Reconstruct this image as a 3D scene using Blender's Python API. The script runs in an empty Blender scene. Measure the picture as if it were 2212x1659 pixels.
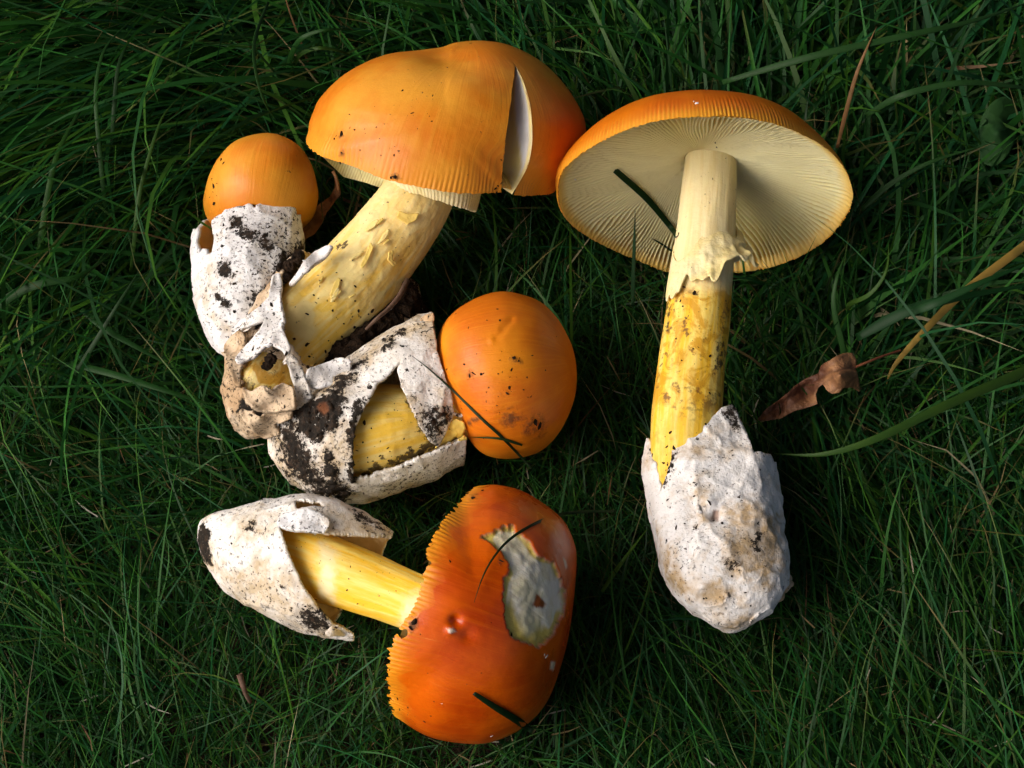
import bpy, math, random
import numpy as np
from mathutils import Vector
from mathutils.bvhtree import BVHTree

rng = np.random.default_rng(7)
random.seed(7)

# ------------------------------------------------------------------ camera
# pixel units below: the photograph scaled to 2212 x 1659
PW, PH = 2212.0, 1659.0
TILT = math.radians(30)
DIST = 0.75
LENS = 70.9
F = PW * LENS / 36.0
RV = np.array([1.0, 0.0, 0.0])
UV = np.array([0.0, math.cos(TILT), math.sin(TILT)])
NV = np.array([0.0, -math.sin(TILT), math.cos(TILT)])
CAM = NV * DIST
scene = bpy.context.scene
COL = scene.collection
cd = bpy.data.cameras.new('camera')
cd.lens = LENS; cd.sensor_width = 36; cd.clip_start = 0.01; cd.clip_end = 200
co = bpy.data.objects.new('camera', cd); COL.objects.link(co)
co.location = CAM; co.rotation_euler = (TILT, 0, 0)
scene.camera = co

# ------------------------------------------------------------------ light
SUN_AZ = math.radians(195)      # direction towards the light, counter-clockwise from +X
SUN_EL = math.radians(40)
world = bpy.data.worlds.new('World'); scene.world = world
world.use_nodes = True
wn = world.node_tree
bg = wn.nodes['Background']
sky = wn.nodes.new('ShaderNodeTexSky')
sky.sky_type = 'NISHITA'; sky.sun_disc = False; sky.dust_density = 8.0; sky.air_density = 0.4; sky.ozone_density = 0.3
sky.sun_elevation = SUN_EL
sky.sun_rotation = math.pi / 2 - SUN_AZ
wn.links.new(sky.outputs[0], bg.inputs[0])
bg.inputs[1].default_value = 0.115
sl = bpy.data.lights.new('sun', 'SUN')
sl.energy = 1.5; sl.angle = math.radians(60); sl.color = (1.0, 0.965, 0.915)
so = bpy.data.objects.new('sun', sl); COL.objects.link(so)
sd = Vector((math.cos(SUN_EL) * math.cos(SUN_AZ), math.cos(SUN_EL) * math.sin(SUN_AZ), math.sin(SUN_EL)))
so.rotation_euler = sd.to_track_quat('Z', 'Y').to_euler()
so.location = sd * 3
scene.view_settings.view_transform = 'Standard'
scene.view_settings.look = 'None'
scene.view_settings.exposure = 0.42
scene.view_settings.gamma = 1.0

# ------------------------------------------------------------------ pixel helpers
def ray(px, py):
    px = np.asarray(px, float); py = np.asarray(py, float)
    d = (RV * ((px - PW / 2) / F)[..., None] + UV * ((PH / 2 - py) / F)[..., None] - NV)
    return d
def W(px, py, zmm):
    """point where the ray of a pixel meets the height zmm (millimetres)"""
    d = ray(px, py); z = np.asarray(zmm, float) * 1e-3
    t = (z - CAM[2]) / d[..., 2]
    return CAM + d * t[..., None]
def proj(P):
    q = P - CAM
    dep = -(q @ NV)
    return PW / 2 + F * (q @ RV) / dep, PH / 2 - F * (q @ UV) / dep, dep

# ------------------------------------------------------------------ noise
def _hash(i, j, k, s):
    n = (i * 374761393 + j * 668265263 + k * 2147483647 + s * 974711) & 0xFFFFFFFF
    n = ((n ^ (n >> 13)) * 1274126177) & 0xFFFFFFFF
    n = (n ^ (n >> 16)) & 0xFFFFFFFF
    n = (n * 2246822519) & 0xFFFFFFFF
    return ((n ^ (n >> 15)) & 0xFFFFFF) / float(0xFFFFFF)
def vnoise(P, seed=0):
    P = np.asarray(P, float)
    f = np.floor(P); u = P - f; u = u * u * (3 - 2 * u)
    i, j, k = (f[:, a].astype(np.int64) for a in range(3))
    r = np.zeros(len(P))
    for a in (0, 1):
        wa = u[:, 0] if a else 1 - u[:, 0]
        for b in (0, 1):
            wb = u[:, 1] if b else 1 - u[:, 1]
            for c in (0, 1):
                wc = u[:, 2] if c else 1 - u[:, 2]
                r += wa * wb * wc * _hash(i + a, j + b, k + c, seed)
    return r * 2 - 1
def fbm(P, scale, octaves=3, seed=0, gain=0.5):
    r = 0; a = 1; tot = 0
    for o in range(octaves):
        r = r + a * vnoise(P * scale + 17.3 * o, seed + o); tot += a
        a *= gain; scale *= 2.03
    return r / tot
def sstep(a, b, x):
    t = np.clip((x - a) / (b - a), 0, 1)
    return t * t * (3 - 2 * t)
def sdist(px, py, poly):
    """signed distance to a polygon (positive inside) and the nearest edge point"""
    poly = np.asarray(poly, float); n = len(poly)
    best = np.full(px.shape, 1e18); bx = np.zeros_like(best); by = np.zeros_like(best)
    inside = np.zeros(px.shape, bool)
    for a in range(n):
        x0, y0 = poly[a]; x1, y1 = poly[(a + 1) % n]
        ex, ey = x1 - x0, y1 - y0
        t = np.clip(((px - x0) * ex + (py - y0) * ey) / (ex * ex + ey * ey + 1e-12), 0, 1)
        qx, qy = x0 + t * ex, y0 + t * ey
        d = (px - qx) ** 2 + (py - qy) ** 2
        m = d < best
        best = np.where(m, d, best); bx = np.where(m, qx, bx); by = np.where(m, qy, by)
        c = ((y0 > py) != (y1 > py))
        with np.errstate(divide='ignore', invalid='ignore'):
            xi = (x1 - x0) * (py - y0) / (y1 - y0 + 1e-12) + x0
        inside ^= c & (px < xi)
    d = np.sqrt(best)
    return np.where(inside, d, -d), bx, by
def spline(pts, n):
    """Catmull-Rom through the rows of pts, n samples"""
    p = np.asarray(pts, float)
    p = np.vstack([2 * p[0] - p[1], p, 2 * p[-1] - p[-2]])
    m = len(p) - 3
    t = np.linspace(0, m - 1e-9, n); i = t.astype(int); u = (t - i)[:, None]
    a, b, c, d = p[i], p[i + 1], p[i + 2], p[i + 3]
    return 0.5 * (2 * b + (c - a) * u + (2 * a - 5 * b + 4 * c - d) * u ** 2 + (3 * b - a - 3 * c + d) * u ** 3)

# ------------------------------------------------------------------ mesh helpers
class M:
    """verts, quads/tris and point attributes of a mesh under construction"""
    def __init__(s, v, f, **attr):
        s.v = np.asarray(v, float); s.f = np.asarray(f, int); s.a = dict(attr)
    def normals(s):
        v = s.v; f = s.f
        n = np.cross(v[f[:, 2]] - v[f[:, 0]], v[f[:, -1]] - v[f[:, 1]])
        r = np.zeros_like(v)
        for k in range(f.shape[1]):
            np.add.at(r, f[:, k], n)
        l = np.linalg.norm(r, axis=1, keepdims=True); l[l == 0] = 1
        return r / l
    def drop(s, keep):
        s.f = s.f[keep]
        used = np.unique(s.f); mp = np.full(len(s.v), -1); mp[used] = np.arange(len(used))
        s.f = mp[s.f]; s.v = s.v[used]
        for k in s.a: s.a[k] = s.a[k][used]
def grid_faces(rows, cols, wrap):
    i = np.arange(rows - 1)[:, None]; c = cols if wrap else cols - 1
    j = np.arange(c)[None, :]; j2 = (j + 1) % cols
    f = np.stack([i * cols + j, i * cols + j2, (i + 1) * cols + j2, (i + 1) * cols + j], -1)
    return f.reshape(-1, 4)
def join(ms):
    off = 0; V = []; Fc = []; keys = set().union(*[m.a.keys() for m in ms]); A = {k: [] for k in keys}
    for m in ms:
        V.append(m.v); Fc.append(m.f + off); off += len(m.v)
        for k in keys:
            A[k].append(m.a.get(k, np.zeros((len(m.v),) + next(x.a[k].shape[1:] for x in ms if k in x.a))))
    return M(np.vstack(V), np.vstack(Fc), **{k: np.concatenate(A[k]) for k in keys})
BVH_V, BVH_FL, BVH_O = [], [], []
def build(name, m, mats, parent=None, origin=None, smooth=True, solid=None, block=True, inner=None, sub=None):
    """link mesh m as ONE object; world coordinates in, local to origin out"""
    if origin is None and parent is not None: origin = np.array(parent['o'])
    if origin is None: origin = np.zeros(3)
    me = bpy.data.meshes.new(name)
    v = (m.v - origin).astype(np.float32); f = m.f.astype(np.int32)
    me.vertices.add(len(v)); me.vertices.foreach_set('co', v.ravel())
    k = f.shape[1]
    me.loops.add(f.size); me.loops.foreach_set('vertex_index', f.ravel())
    me.polygons.add(len(f)); me.polygons.foreach_set('loop_start', np.arange(0, f.size, k, dtype=np.int32))
    me.polygons.foreach_set('loop_total', np.full(len(f), k, np.int32))
    me.polygons.foreach_set('use_smooth', np.full(len(f), smooth, bool))
    me.update(calc_edges=True); me.validate()
    for key, val in m.a.items():
        if val.ndim == 1:
            at = me.attributes.new(key, 'FLOAT', 'POINT'); at.data.foreach_set('value', val.astype(np.float32))
        elif val.shape[1] == 3:
            at = me.attributes.new(key, 'FLOAT_VECTOR', 'POINT'); at.data.foreach_set('vector', val.astype(np.float32).ravel())
        else:
            at = me.attributes.new(key, 'FLOAT_COLOR', 'POINT'); at.data.foreach_set('color', val.astype(np.float32).ravel())
    for mt in (mats if isinstance(mats, (list, tuple)) else [mats]): me.materials.append(mt)
    o = bpy.data.objects.new(name, me); COL.objects.link(o)
    if sub is not None: o.parent = sub          # a piece of one of the thing's parts (the parts sit at the thing's origin)
    elif parent is not None: o.parent = parent
    else: o.location = origin
    if solid:
        md = o.modifiers.new('thickness', 'SOLIDIFY'); md.thickness = solid; md.offset = -1
        md.use_even_offset = False
        if inner is not None: md.material_offset = inner
    if block:
        BVH_V.append(m.v); BVH_O.append((len(m.f), name, parent or o))
        BVH_FL.append(m.f)
    return o
def bvh():
    F_ = []; off = 0
    for v, f in zip(BVH_V, BVH_FL):
        F_.extend((f + off).tolist()); off += len(v)
    return BVHTree.FromPolygons(np.vstack(BVH_V).tolist(), F_)
def thing(name, label, cat, origin, group=None):
    o = bpy.data.objects.new(name, None); COL.objects.link(o)
    o.empty_display_size = 0.02
    o.location = origin; o['label'] = label; o['category'] = cat
    if group: o['group'] = group
    o['o'] = [float(x) for x in origin]
    return o

def tube(secs, nu=120, nv=90, depth=1.0, closed=False):
    """body given by its outline: rows (xL,yL,xR,yR,zmm) -> elliptical rings between the two outline points"""
    S = spline(secs, nv)
    mx, my = (S[:, 0] + S[:, 2]) / 2, (S[:, 1] + S[:, 3]) / 2
    C = W(mx, my, S[:, 4])
    view = CAM - C; dist = np.linalg.norm(view, axis=1, keepdims=True); view /= dist
    dep = -((C - CAM) @ NV)
    w = (RV * (S[:, 2] - S[:, 0])[:, None] - UV * (S[:, 3] - S[:, 1])[:, None]) / 2 * (dep / F)[:, None]
    hw = np.linalg.norm(w, axis=1)
    wn_ = w / np.maximum(hw, 1e-9)[:, None]
    vv = view - (view * wn_).sum(1, keepdims=True) * wn_
    th = np.linspace(0, 2 * math.pi, nu, endpoint=False) - math.pi / 2 - math.pi
    # seam at the back (angle 0 = away from the camera)
    P = C[:, None, :] + w[:, None, :] * np.sin(th + math.pi / 2 * 0)[None, :, None] * 0
    ca, sa = np.cos(th), np.sin(th)
    P = C[:, None, :] + wn_[:, None, :] * (hw[:, None] * ca)[..., None] + vv[:, None, :] * (hw[:, None] * depth * sa)[..., None]
    along = np.concatenate([[0], np.cumsum(np.linalg.norm(np.diff(C, axis=0), axis=1))])
    uvw = np.zeros((nv, nu, 3))
    uvw[..., 0] = np.cos(th)[None] * hw.mean(); uvw[..., 1] = np.sin(th)[None] * hw.mean(); uvw[..., 2] = along[:, None]
    m = M(P.reshape(-1, 3), grid_faces(nv, nu, True), uvw=uvw.reshape(-1, 3),
          al=np.repeat(np.linspace(0, 1, nv), nu))
    ctr = np.repeat(C, nu, 0)
    if ((m.normals() * (m.v - ctr)).sum(1)).mean() < 0: m.f = m.f[:, ::-1]
    m.ctr = ctr
    return m
def cl(rows):
    """centre line rows (cx,cy,halfwidth,z) -> outline rows for tube"""
    r = np.asarray(rows, float)
    t = np.gradient(r[:, :2], axis=0); t /= np.linalg.norm(t, axis=1, keepdims=True)
    n = np.stack([-t[:, 1], t[:, 0]], 1)
    L = r[:, :2] + n * r[:, 2:3]; R = r[:, :2] - n * r[:, 2:3]
    return np.hstack([L, R, r[:, 3:4]])
def displace(m, amount):
    m.v = m.v + m.normals() * amount[:, None]
def facing(m):
    n = m.normals(); v = CAM - m.v; v /= np.linalg.norm(v, axis=1, keepdims=True)
    return (n * v).sum(1)
def cut(m, poly, mode='all', snap=3.0, rough=0.0, seed=3):
    """tear away the part of m inside an outline; the torn edge follows the outline"""
    x, y, dep = proj(m.v)
    fc = facing(m)
    sel = np.ones(len(x), bool)
    if mode == 'front': sel = fc > 0
    if mode == 'back': sel = fc <= 0
    jx = fbm(m.v, 300, 3, seed, .7) * rough * 1.4; jy = fbm(m.v, 300, 3, seed + 9, .7) * rough * 1.4
    d, bx, by = sdist(x + jx, y + jy, poly)
    sn = sel & (np.abs(d) < snap)
    k = (dep / F)
    m.v = m.v + np.where(sn, (bx - x - jx) * k, 0)[:, None] * RV - np.where(sn, (by - y - jy) * k, 0)[:, None] * UV
    d = np.where(sn, 0, d)
    inside = sel & (d > 0)
    zero = sel & (d >= 0)
    kill = inside[m.f].any(1) | zero[m.f].all(1)
    m.drop(~kill)
def paint(m, key, polys, soft=6, mode='front', noise=0, nscale=420, seed=5):
    x, y, _ = proj(m.v); fc = facing(m)
    val = m.a.get(key, np.zeros(len(m.v)))
    nz = fbm(m.v, nscale, 3, seed, .7) * noise * 1.7 if noise else 0
    for p in polys:
        d, _, _ = sdist(x, y, p)
        w = sstep(-soft, soft, d + nz)
        if mode == 'front': w = w * (fc > -0.1)
        val = np.maximum(val, w)
    m.a[key] = val
    return val

def cap_mesh(cpx, cpy, z, axis, R, H, nu=400, nv=90, tmax=1.0, power=1.0, ribs=0, rib_amp=0.0, rib_start=.8, jag=0.0):
    """dome of revolution about axis; R, H in mm; the seam faces away from the camera"""
    c = W(cpx, cpy, z); a = np.asarray(axis, float); a /= np.linalg.norm(a)
    e1 = np.cross(a, NV); e1 /= np.linalg.norm(e1); e2 = np.cross(a, e1)
    if (e2 @ NV) > 0: e2 = -e2; e1 = -e1       # e2 looks away from the camera: seam at ang = pi
    t = np.linspace(0.002, tmax, nv) ** 0.9 * (tmax ** 0.1)
    ang = np.linspace(-math.pi, math.pi, nu, endpoint=False)
    rr = R * np.sin(t * math.pi / 2) ** power; hh = H * np.cos(t * math.pi / 2)
    hh = np.where(t > 1, hh * 0.8, hh)
    T, A = np.meshgrid(t, ang, indexing='ij')
    rib = np.zeros_like(T)
    if ribs:
        ph = A * ribs / (2 * math.pi) * 2 * math.pi + 1.2 * np.sin(A * 7) + .8 * np.sin(A * 13 + 1)
        rib = (np.abs(np.sin(ph / 2)) ** 0.8) * 2 - 1
        st = rib_start + 0.04 * np.sin(A * 9 + 2) + 0.03 * np.sin(A * 23)
        fade = sstep(0, 1, (T / tmax - st) / (1 - st))
        rib = rib * fade * (.55 + .45 * np.sin(A * 4.0 + 1.3) * np.sin(A * 11 + .4))
    Rr = rr[:, None] + rib * rib_amp
    P = c + ((Rr * np.cos(A))[..., None] * (-e2) + (Rr * np.sin(A))[..., None] * e1 + hh[:, None, None] * a) * 1e-3
    if jag:
        jn = fbm(np.stack([np.cos(A).ravel() * 40, np.sin(A).ravel() * 40, np.zeros(A.size)], 1), 1.0, 3, 77, .8).reshape(A.shape)
        P = P + (jn * jag * 1e-3 * sstep(.94, 1, T / tmax))[..., None] * a
    pol = np.stack([np.cos(A) * 0.03, np.sin(A) * 0.03, T * 0.02], -1)
    m = M(P.reshape(-1, 3), grid_faces(nv, nu, True), t=(T / tmax).ravel(), rib=(rib * .5 + .5 * (rib != 0)).ravel(), uvw=pol.reshape(-1, 3))
    if ((m.normals() * (m.v - c)).sum(1)).mean() < 0: m.f = m.f[:, ::-1]
    m.c = c; m.axis = a; m.e1 = e1; m.e2 = e2; m.R = R; m.H = H
    return m
def under_mesh(cap, rin, depth, gills=150, amp=1.2, nu=None, nv=36, bulge=1.6, rim=0.985):
    """gill face of a cap: rim to stem, with real lamellae"""
    nu = nu or gills * 5
    s = np.linspace(0, 1, nv); ang = np.linspace(-math.pi, math.pi, nu, endpoint=False)
    S, A = np.meshgrid(s, ang, indexing='ij')
    r = cap.R * rim + (rin - cap.R * rim) * S
    wob = A + 0.02 * np.sin(S * 5 + A * 5) + 0.012 * np.sin(S * 9 + A * 17)
    g = np.abs((wob * gills / (2 * math.pi)) % 1 - 0.5) * 2
    g = g ** 1.3
    rim_h = 0.5 * np.sin(A * 31) + .4 * np.sin(A * 57 + 1) + .3 * np.sin(A * 83)
    dep = depth * S ** (1 / bulge) - 0.9 * np.sin(S * math.pi) ** .5 * 2.2
    fade = sstep(0, .06, S) * (1 - .6 * sstep(.5, 1, S)) * (0.65 + .35 * np.sin(A * 5 + 1) ** 2) * (1 + 1.1 * sstep(.5, .1, S))
    hgt = dep + g * amp * fade + rim_h * .25 * (1 - sstep(0, .1, S))
    P = cap.c + ((r * np.cos(A))[..., None] * (-cap.e2) + (r * np.sin(A))[..., None] * cap.e1 + hgt[..., None] * cap.axis) * 1e-3
    m = M(P.reshape(-1, 3), grid_faces(nv, nu, True), sr=S.ravel(), g=(g * fade).ravel())
    if ((m.normals() @ cap.axis)).mean() > 0: m.f = m.f[:, ::-1]
    return m
def fit_outline(meshes, poly, cx, cy, bins=180, smooth=3):
    """reshape bodies in the plane across the view so their outline follows poly (star-shaped about cx,cy)"""
    allv = np.vstack([m.v for m in meshes])
    x, y, dep = proj(allv)
    ang = np.arctan2(-(y - cy), x - cx); rad = np.hypot(x - cx, y - cy)
    b = ((ang + math.pi) / (2 * math.pi) * bins).astype(int) % bins
    cur = np.zeros(bins); np.maximum.at(cur, b, rad)
    for i in range(bins):
        if cur[i] == 0: cur[i] = cur[i - 1]
    k = np.ones(2 * smooth + 1); k /= k.sum()
    cur = np.convolve(np.concatenate([cur[-smooth:], cur, cur[:smooth]]), k, 'valid')
    p = np.asarray(poly, float)
    # dense outline
    closed = np.vstack([p[-1:], p, p[:1], p[1:2]])
    dense = spline(closed, 3000)
    pa = np.arctan2(-(dense[:, 1] - cy), dense[:, 0] - cx); pr = np.hypot(dense[:, 0] - cx, dense[:, 1] - cy)
    o = np.argsort(pa); pa = pa[o]; pr = pr[o]
    ca = (np.arange(bins) + .5) / bins * 2 * math.pi - math.pi
    tgt = np.interp(ca, pa, pr, period=2 * math.pi)
    ratio = tgt / cur
    for m in meshes:
        x, y, dep = proj(m.v)
        a = np.arctan2(-(y - cy), x - cx)
        r = np.interp(a, ca, ratio, period=2 * math.pi)
        rr = np.hypot(x - cx, y - cy) / np.interp(a, ca, cur, period=2 * math.pi)
        avg = ratio.mean()
        r = avg + (r - avg) * sstep(0.0, 0.45, rr)
        kx = (dep / F)
        m.v = m.v + ((x - cx) * (r - 1) * kx)[:, None] * RV - ((y - cy) * (r - 1) * kx)[:, None] * UV
def sheet(poly, anchors, step=3.0, lump=0.6, lscale=120, seed=1, rough=3.0, curl=0.0):
    """thin torn piece: outline in pixels, heights (mm) interpolated from anchors (x,y,z)"""
    p = np.asarray(poly, float)
    x0, y0 = p.min(0) - step; x1, y1 = p.max(0) + step
    xs = np.arange(x0, x1 + step, step); ys = np.arange(y0, y1 + step, step)
    X, Y = np.meshgrid(xs, ys); sh = X.shape
    X = X.ravel(); Y = Y.ravel()
    q = np.stack([X, Y, np.zeros_like(X)], 1)
    d, bx, by = sdist(X + fbm(q, .05, 2, seed) * rough, Y + fbm(q, .05, 2, seed + 5) * rough, p)
    sn = np.abs(d) < step * .75
    Xs = np.where(sn, bx, X); Ys = np.where(sn, by, Y)
    d = np.where(sn, 0, d)
    an = np.asarray(anchors, float)
    w = 1 / ((Xs[:, None] - an[:, 0]) ** 2 + (Ys[:, None] - an[:, 1]) ** 2 + 60)
    z = (w * an[:, 2]).sum(1) / w.sum(1)
    z = z + curl * np.exp(-np.maximum(d, 0) / 12)
    P = W(Xs, Ys, z)
    f = grid_faces(sh[0], sh[1], False)
    ok = (d >= 0)[f].all(1) & ((d > 0)[f].any(1))
    m = M(P, f, al=np.clip(d / 40, 0, 1), dist=d)
    m.drop(ok)
    if m.normals()[:, 2].mean() < 0: m.f = m.f[:, ::-1]
    displace(m, fbm(m.v, lscale, 3, seed) * lump * 1e-3)
    return m
def ico():
    import bmesh
    b = bmesh.new(); bmesh.ops.create_icosphere(b, subdivisions=1, radius=1)
    v = np.array([x.co[:] for x in b.verts]); f = np.array([[q.index for q in p.verts] for p in b.faces]); b.free()
    return v, f
ICO_V, ICO_F = ico()
def ico2():
    import bmesh
    b = bmesh.new(); bmesh.ops.create_icosphere(b, subdivisions=3, radius=1)
    v = np.array([x.co[:] for x in b.verts]); f = np.array([[q.index for q in p.verts] for p in b.faces]); b.free()
    return v, f
ICO2_V, ICO2_F = ico2()

# ------------------------------------------------------------------ materials
def mat(name):
    m = bpy.data.materials.new(name); m.use_nodes = True
    nt = m.node_tree; b = nt.nodes['Principled BSDF']
    return m, nt, b
class N:
    def __init__(s, nt): s.nt = nt; s.n = nt.nodes.new; s.l = nt.links.new
    def _in(s, sock, v):
        if v is None: return
        if hasattr(v, 'node'): s.l(v, sock)
        elif isinstance(v, (tuple, list)) and sock.type == 'RGBA' and len(v) == 3: sock.default_value = (*v, 1)
        else: sock.default_value = v
    def attr(s, name, out='Fac'):
        a = s.n('ShaderNodeAttribute'); a.attribute_name = name; return a.outputs[out]
    def obj(s): return s.n('ShaderNodeTexCoord').outputs['Object']
    def noise(s, scale, detail=4, rough=.55, vec=None, dist=0.0, out='Fac'):
        t = s.n('ShaderNodeTexNoise'); s._in(t.inputs['Scale'], scale); t.inputs['Detail'].default_value = detail
        t.inputs['Roughness'].default_value = rough; t.inputs['Distortion'].default_value = dist
        s._in(t.inputs['Vector'], vec if vec is not None else s.obj()); return t.outputs[out]
    def voro(s, scale, vec=None, out='Distance', rnd=1.0):
        t = s.n('ShaderNodeTexVoronoi'); t.inputs['Scale'].default_value = scale; t.inputs['Randomness'].default_value = rnd
        s._in(t.inputs['Vector'], vec if vec is not None else s.obj()); return t.outputs[out]
    def math(s, op, a, b=None, c=None, clamp=False):
        t = s.n('ShaderNodeMath'); t.operation = op; t.use_clamp = clamp
        for i, v in enumerate((a, b, c)): s._in(t.inputs[i], v)
        return t.outputs[0]
    def ramp(s, v, lo, hi, a=0.0, b=1.0):
        t = s.n('ShaderNodeMapRange'); t.interpolation_type = 'SMOOTHSTEP'
        for i, q in enumerate((v, lo, hi, a, b)): s._in(t.inputs[i], q)
        return t.outputs[0]
    def mix(s, f, a, b, mode='MIX'):
        t = s.n('ShaderNodeMix'); t.data_type = 'RGBA'; t.blend_type = mode
        s._in(t.inputs[0], f); s._in(t.inputs[6], a); s._in(t.inputs[7], b); return t.outputs[2]
    def scale(s, vec, sc):
        t = s.n('ShaderNodeMapping'); t.inputs['Scale'].default_value = sc; s._in(t.inputs['Vector'], vec); return t.outputs[0]
    def bump(s, h, strength, dist, normal=None):
        t = s.n('ShaderNodeBump'); t.inputs['Strength'].default_value = strength; t.inputs['Distance'].default_value = dist
        s._in(t.inputs['Height'], h)
        if normal is not None: s._in(t.inputs['Normal'], normal)
        return t.outputs[0]
def sss(b, w, radius, scale=0.004):
    b.inputs['Subsurface Weight'].default_value = w
    b.inputs['Subsurface Radius'].default_value = radius
    b.inputs['Subsurface Scale'].default_value = scale

def cap_material(name, light, deep, margin, speck=0.60, gloss=0.0, thin=0.0):
    m, nt, b = mat(name); n = N(nt)
    t = n.attr('t'); rib = n.attr('rib'); pol = n.attr('uvw', 'Vector')
    big = n.noise(38, 3)
    streak = n.noise(1.0, 5, .6, n.scale(pol, (900, 900, 45)))
    c = n.mix(n.ramp(big, .34, .68), deep, light)
    c = n.mix(n.ramp(streak, .46, .72, 0, .35), c, light)
    c = n.mix(n.math('MULTIPLY', n.attr('deep'), .8), c, (.66, .12, .003))
    c = n.mix(n.ramp(t, .90, 1.0, 0, .55), c, margin)
    c = n.mix(n.math('MULTIPLY', n.ramp(rib, .25, .95), n.ramp(t, .80, .97, 0, .75)), c, margin)
    # yellow scratches / fibrils
    fib = n.noise(1.0, 3, .7, n.scale(pol, (2600, 2600, 160)))
    c = n.mix(n.ramp(fib, .66, .78, 0, .30), c, (.85, .46, .10))
    # soil smears and specks stuck to the skin
    sp = n.noise(620, 3, .6); zone = n.noise(55, 3, .6)
    m1 = n.math('MULTIPLY', n.ramp(sp, speck + .06, speck + .12), n.ramp(zone, .50, .62))
    st = n.attr('dirt')
    m2 = n.math('MULTIPLY', st, n.ramp(n.noise(260, 5, .7), .40, .62))
    d = n.math('MAXIMUM', m1, m2, clamp=True)
    c = n.mix(n.math('MULTIPLY', d, .88), c, (.045, .022, .012))
    fl = n.attr('flesh')
    pale = n.mix(n.ramp(n.noise(90, 4), .42, .6), (.78, .72, .50), (.86, .83, .72))
    pale = n.mix(n.ramp(n.attr('fringe'), .15, .8, 0, .85), pale, (.72, .55, .06))
    c = n.mix(fl, c, pale)
    c = n.mix(n.attr('brown'), c, (.28, .07, .008))
    nt.links.new(c, b.inputs['Base Color'])
    r = n.math('ADD', n.ramp(n.noise(70, 3), .3, .7, .34 - gloss, .50 - gloss), n.math('MULTIPLY', n.math('MAXIMUM', d, fl, clamp=True), .35))
    nt.links.new(r, b.inputs['Roughness'])
    b.inputs['Specular IOR Level'].default_value = .26
    b.inputs['Coat Weight'].default_value = .06 + gloss; b.inputs['Coat Roughness'].default_value = .35
    sss(b, .12, (1.0, .45, .12), .003)
    h = n.math('ADD', n.math('MULTIPLY', streak, .5), n.math('MULTIPLY', d, .9))
    h = n.math('ADD', h, n.math('MULTIPLY', n.noise(300, 3), .4))
    h = n.math('ADD', h, n.math('MULTIPLY', n.math('MULTIPLY', fl, n.noise(160, 4)), 2.5))
    nt.links.new(n.bump(h, .28, .0012), b.inputs['Normal'])
    if thin: translucent(nt, b, (.90, .62, .16), thin)
    return m
def volva_material(name, white=(.82, .81, .80), tan=(.52, .40, .24), speck=.0, stain=.0):
    m, nt, b = mat(name); n = N(nt)
    big = n.noise(60, 4, .6); mid = n.noise(180, 4, .65); fine = n.noise(720, 3, .7)
    c = n.mix(n.ramp(mid, .40, .75, 0, .45), white, (.66, .61, .54))
    tn = n.math('ADD', n.ramp(big, .52 - stain, .72 - stain), n.attr('tan'), clamp=True)
    c = n.mix(n.math('MULTIPLY', tn, n.ramp(mid, .25, .62, .35, .9)), c, tan)
    grit = n.attr('grit')
    zone = n.math('MAXIMUM', n.ramp(n.noise(70, 3, .6), .40 - speck, .66 - speck), grit)
    s1 = n.math('MULTIPLY', n.ramp(n.math('ADD', n.noise(850, 4, .7), n.math('MULTIPLY', grit, .06)), .60 - speck * .3, .66 - speck * .3), zone)
    s2 = n.math('MULTIPLY', n.ramp(n.noise(430, 4, .7), .625 - speck * .4, .665 - speck * .4), n.ramp(n.noise(110, 2), .42, .56))
    dd = n.attr('dirt')
    s3 = n.ramp(n.math('ADD', n.math('MULTIPLY', dd, .95), n.math('MULTIPLY', n.math('SUBTRACT', n.noise(480, 6, .85), .5), 3.6)), .40, .54)
    s3 = n.math('MULTIPLY', s3, n.ramp(dd, .02, .2))
    smudge = n.math('MULTIPLY', n.ramp(dd, .0, .9), n.ramp(n.noise(150, 4, .7), .3, .7, 0, .7))
    c = n.mix(smudge, c, (.22, .16, .10))
    d = n.math('MAXIMUM', n.math('MAXIMUM', s1, s2), s3, clamp=True)
    soil = n.mix(n.ramp(n.noise(500, 4), .45, .75), (.011, .008, .005), (.055, .033, .019))
    c = n.mix(d, c, soil)
    c = n.mix(n.attr('rust'), c, (.20, .07, .025))
    nt.links.new(c, b.inputs['Base Color'])
    b.inputs['Roughness'].default_value = .72; b.inputs['Specular IOR Level'].default_value = .25
    sss(b, .10, (1, .8, .6), .003)
    h = n.math('ADD', n.math('MULTIPLY', mid, 1.0), n.math('MULTIPLY', fine, .35))
    h = n.math('ADD', h, n.math('MULTIPLY', d, n.math('ADD', .6, n.math('MULTIPLY', n.noise(700, 4, .7), 2.2))))
    nt.links.new(n.bump(h, .5, .0014), b.inputs['Normal'])
    return m
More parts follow.
